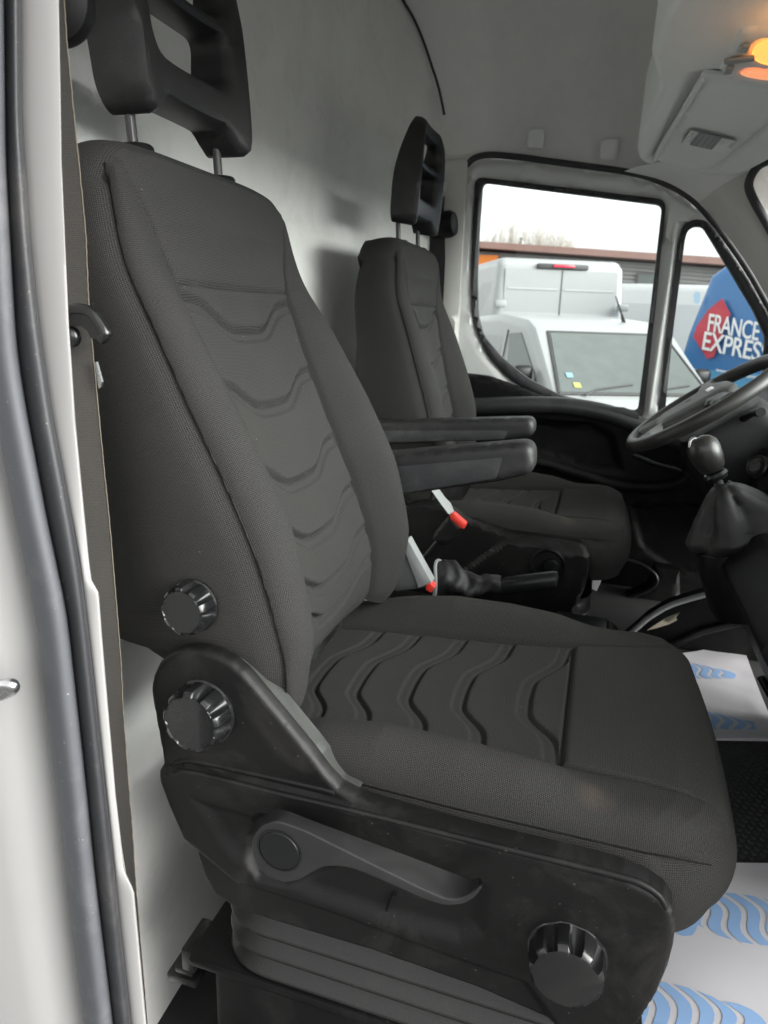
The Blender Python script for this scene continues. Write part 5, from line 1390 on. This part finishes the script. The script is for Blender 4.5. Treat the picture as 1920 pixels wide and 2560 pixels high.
finish('roof', V, grid_faces(nseg + 1, 4, True), ROOF, bd, 20)
V = []
for x in xs_:
    z = zroof(x); V += [(x, BY, z - .43), (x, BY, GROUND), (x, BY + 7.6, GROUND), (x, BY + 7.6, z - .43)]
finish('wall', V, grid_faces(nseg + 1, 4, True), CLAD, bd, 20)
for k in range(12):
    z0 = .45 - k * .14
    V = []
    for x in (x0_ + .5, x1_): 
        zt_ = zroof(x) - .55 - k * .15; V += [(x, BY - .06, zt_ - .05), (x, BY - .06, zt_ + .02), (x, BY - .02, zt_ + .05)]
    finish('cladding_board', V, grid_faces(2, 3), CLAD, bd, 10)
xo0, xo1 = P(1140, 650, Y=BY)[0], P(1247, 650, Y=BY)[0]
zz_ = zroof(xo1)
bq('orange_panel', xo0, xo1, zz_ - 2.2, zz_ - .55, BY - .30, ORNG, .2)
for (xp0, xp1) in ((1590, 1640), (1648, 1700)):
    xa_, xb2 = P(xp0, 690, Y=BY)[0], P(xp1, 690, Y=BY)[0]; zz_ = P(1610, 682, Y=BY)[2]
    f_ = bq('window', xa_, xb2, zz_ - 1.2, zz_, BY - .1, plastic('window_frame_dark', (.12, .12, .12), .5), .08)
    bq('pane', xa_ + .08, xb2 - .08, zz_ - 1.12, zz_ - .08, BY - .13, DGLASS, .02, f_)
c = P(1300, 604, Y=BY); V, F = lathe_geo([(.10, 0), (.10, .2), (.05, .22), (.05, .3), (.13, .32), (.01, .4)], (c[0], BY + .5, c[2] - .15), (0, 0, 1), 16); finish('roof_vent', V, F, GREYTAG, bd)

# bare trees beyond the roof
TWIG = plastic('bare_twigs', (.40, .36, .32), .9, var=.2)
def tree(px, py_top, wpx, Y, seed):
    rd = random.Random(seed); top = P(px, py_top, Y=Y); x = top[0]; zt_ = top[2]; wd = wpx / FPX * Y
    t_ = thing('bare_tree', '', 'tree', (x, Y, GROUND), 'bare trees beyond the roof')
    H = zt_ - GROUND; V, F = tube_geo([(x, Y, GROUND), (x + .1, Y, GROUND + H * .5), (x, Y, GROUND + H * .92)], [.18, .11, .02], 7); finish('trunk', V, F, TWIG, t_)
    mb = MB()
    for k in range(46):
        f = rd.uniform(-1, 1); z0 = GROUND + H * rd.uniform(.30, .72); zt2 = zt_ - abs(f) ** 1.6 * H * .20 - rd.random() ** 2 * H * .12
        if zt2 < z0 + .6: continue
        q = np.array([x + rd.uniform(-.15, .15), Y + rd.uniform(-.3, .3), z0]); ex = x + f * wd * .5
        p1 = np.array([x + f * wd * .34, Y + rd.uniform(-.6, .6), z0 + (zt2 - z0) * .45]); p2 = np.array([ex, p1[1] + rd.uniform(-.3, .3), zt2])
        mb.add(*tube_geo([q, p1, p2], [.030, .018, .006], 4))
        for s_ in range(9):
            u = rd.uniform(.25, .98); b_ = p1 + (p2 - p1) * u if rd.random() < .7 else q + (p1 - q) * u
            e2 = b_ + np.array([rd.uniform(-.45, .45), rd.uniform(-.4, .4), rd.uniform(.35, 1.1)])
            if e2[2] > zt_ + .15: continue
            mb.add(*tube_geo([b_, e2], [.011, .004], 3))
    mb.build('crown', TWIG, t_, 0); return t_
tspec = [(1222, 580, 40, 62), (1252, 562, 44, 64), (1284, 554, 46, 62), (1316, 568, 40, 66), (1345, 558, 42, 62), (1376, 564, 46, 65), (1404, 576, 40, 62), (1426, 588, 34, 64)]
tl2 = ['bare tree at the left end of the row, above the orange panel', 'bare tree second from the left, with dense upright branches', 'tallest bare tree, in the left clump of the row', 'bare tree standing in the dip between the two clumps', 'tall bare tree starting the right clump', 'bare tree in the middle of the right clump', 'lower bare tree near the right end of the row', 'smallest bare tree, last at the right end of the row']
for i, s_ in enumerate(tspec):
    tree(*s_, seed=20 + i)['label'] = tl2[i]
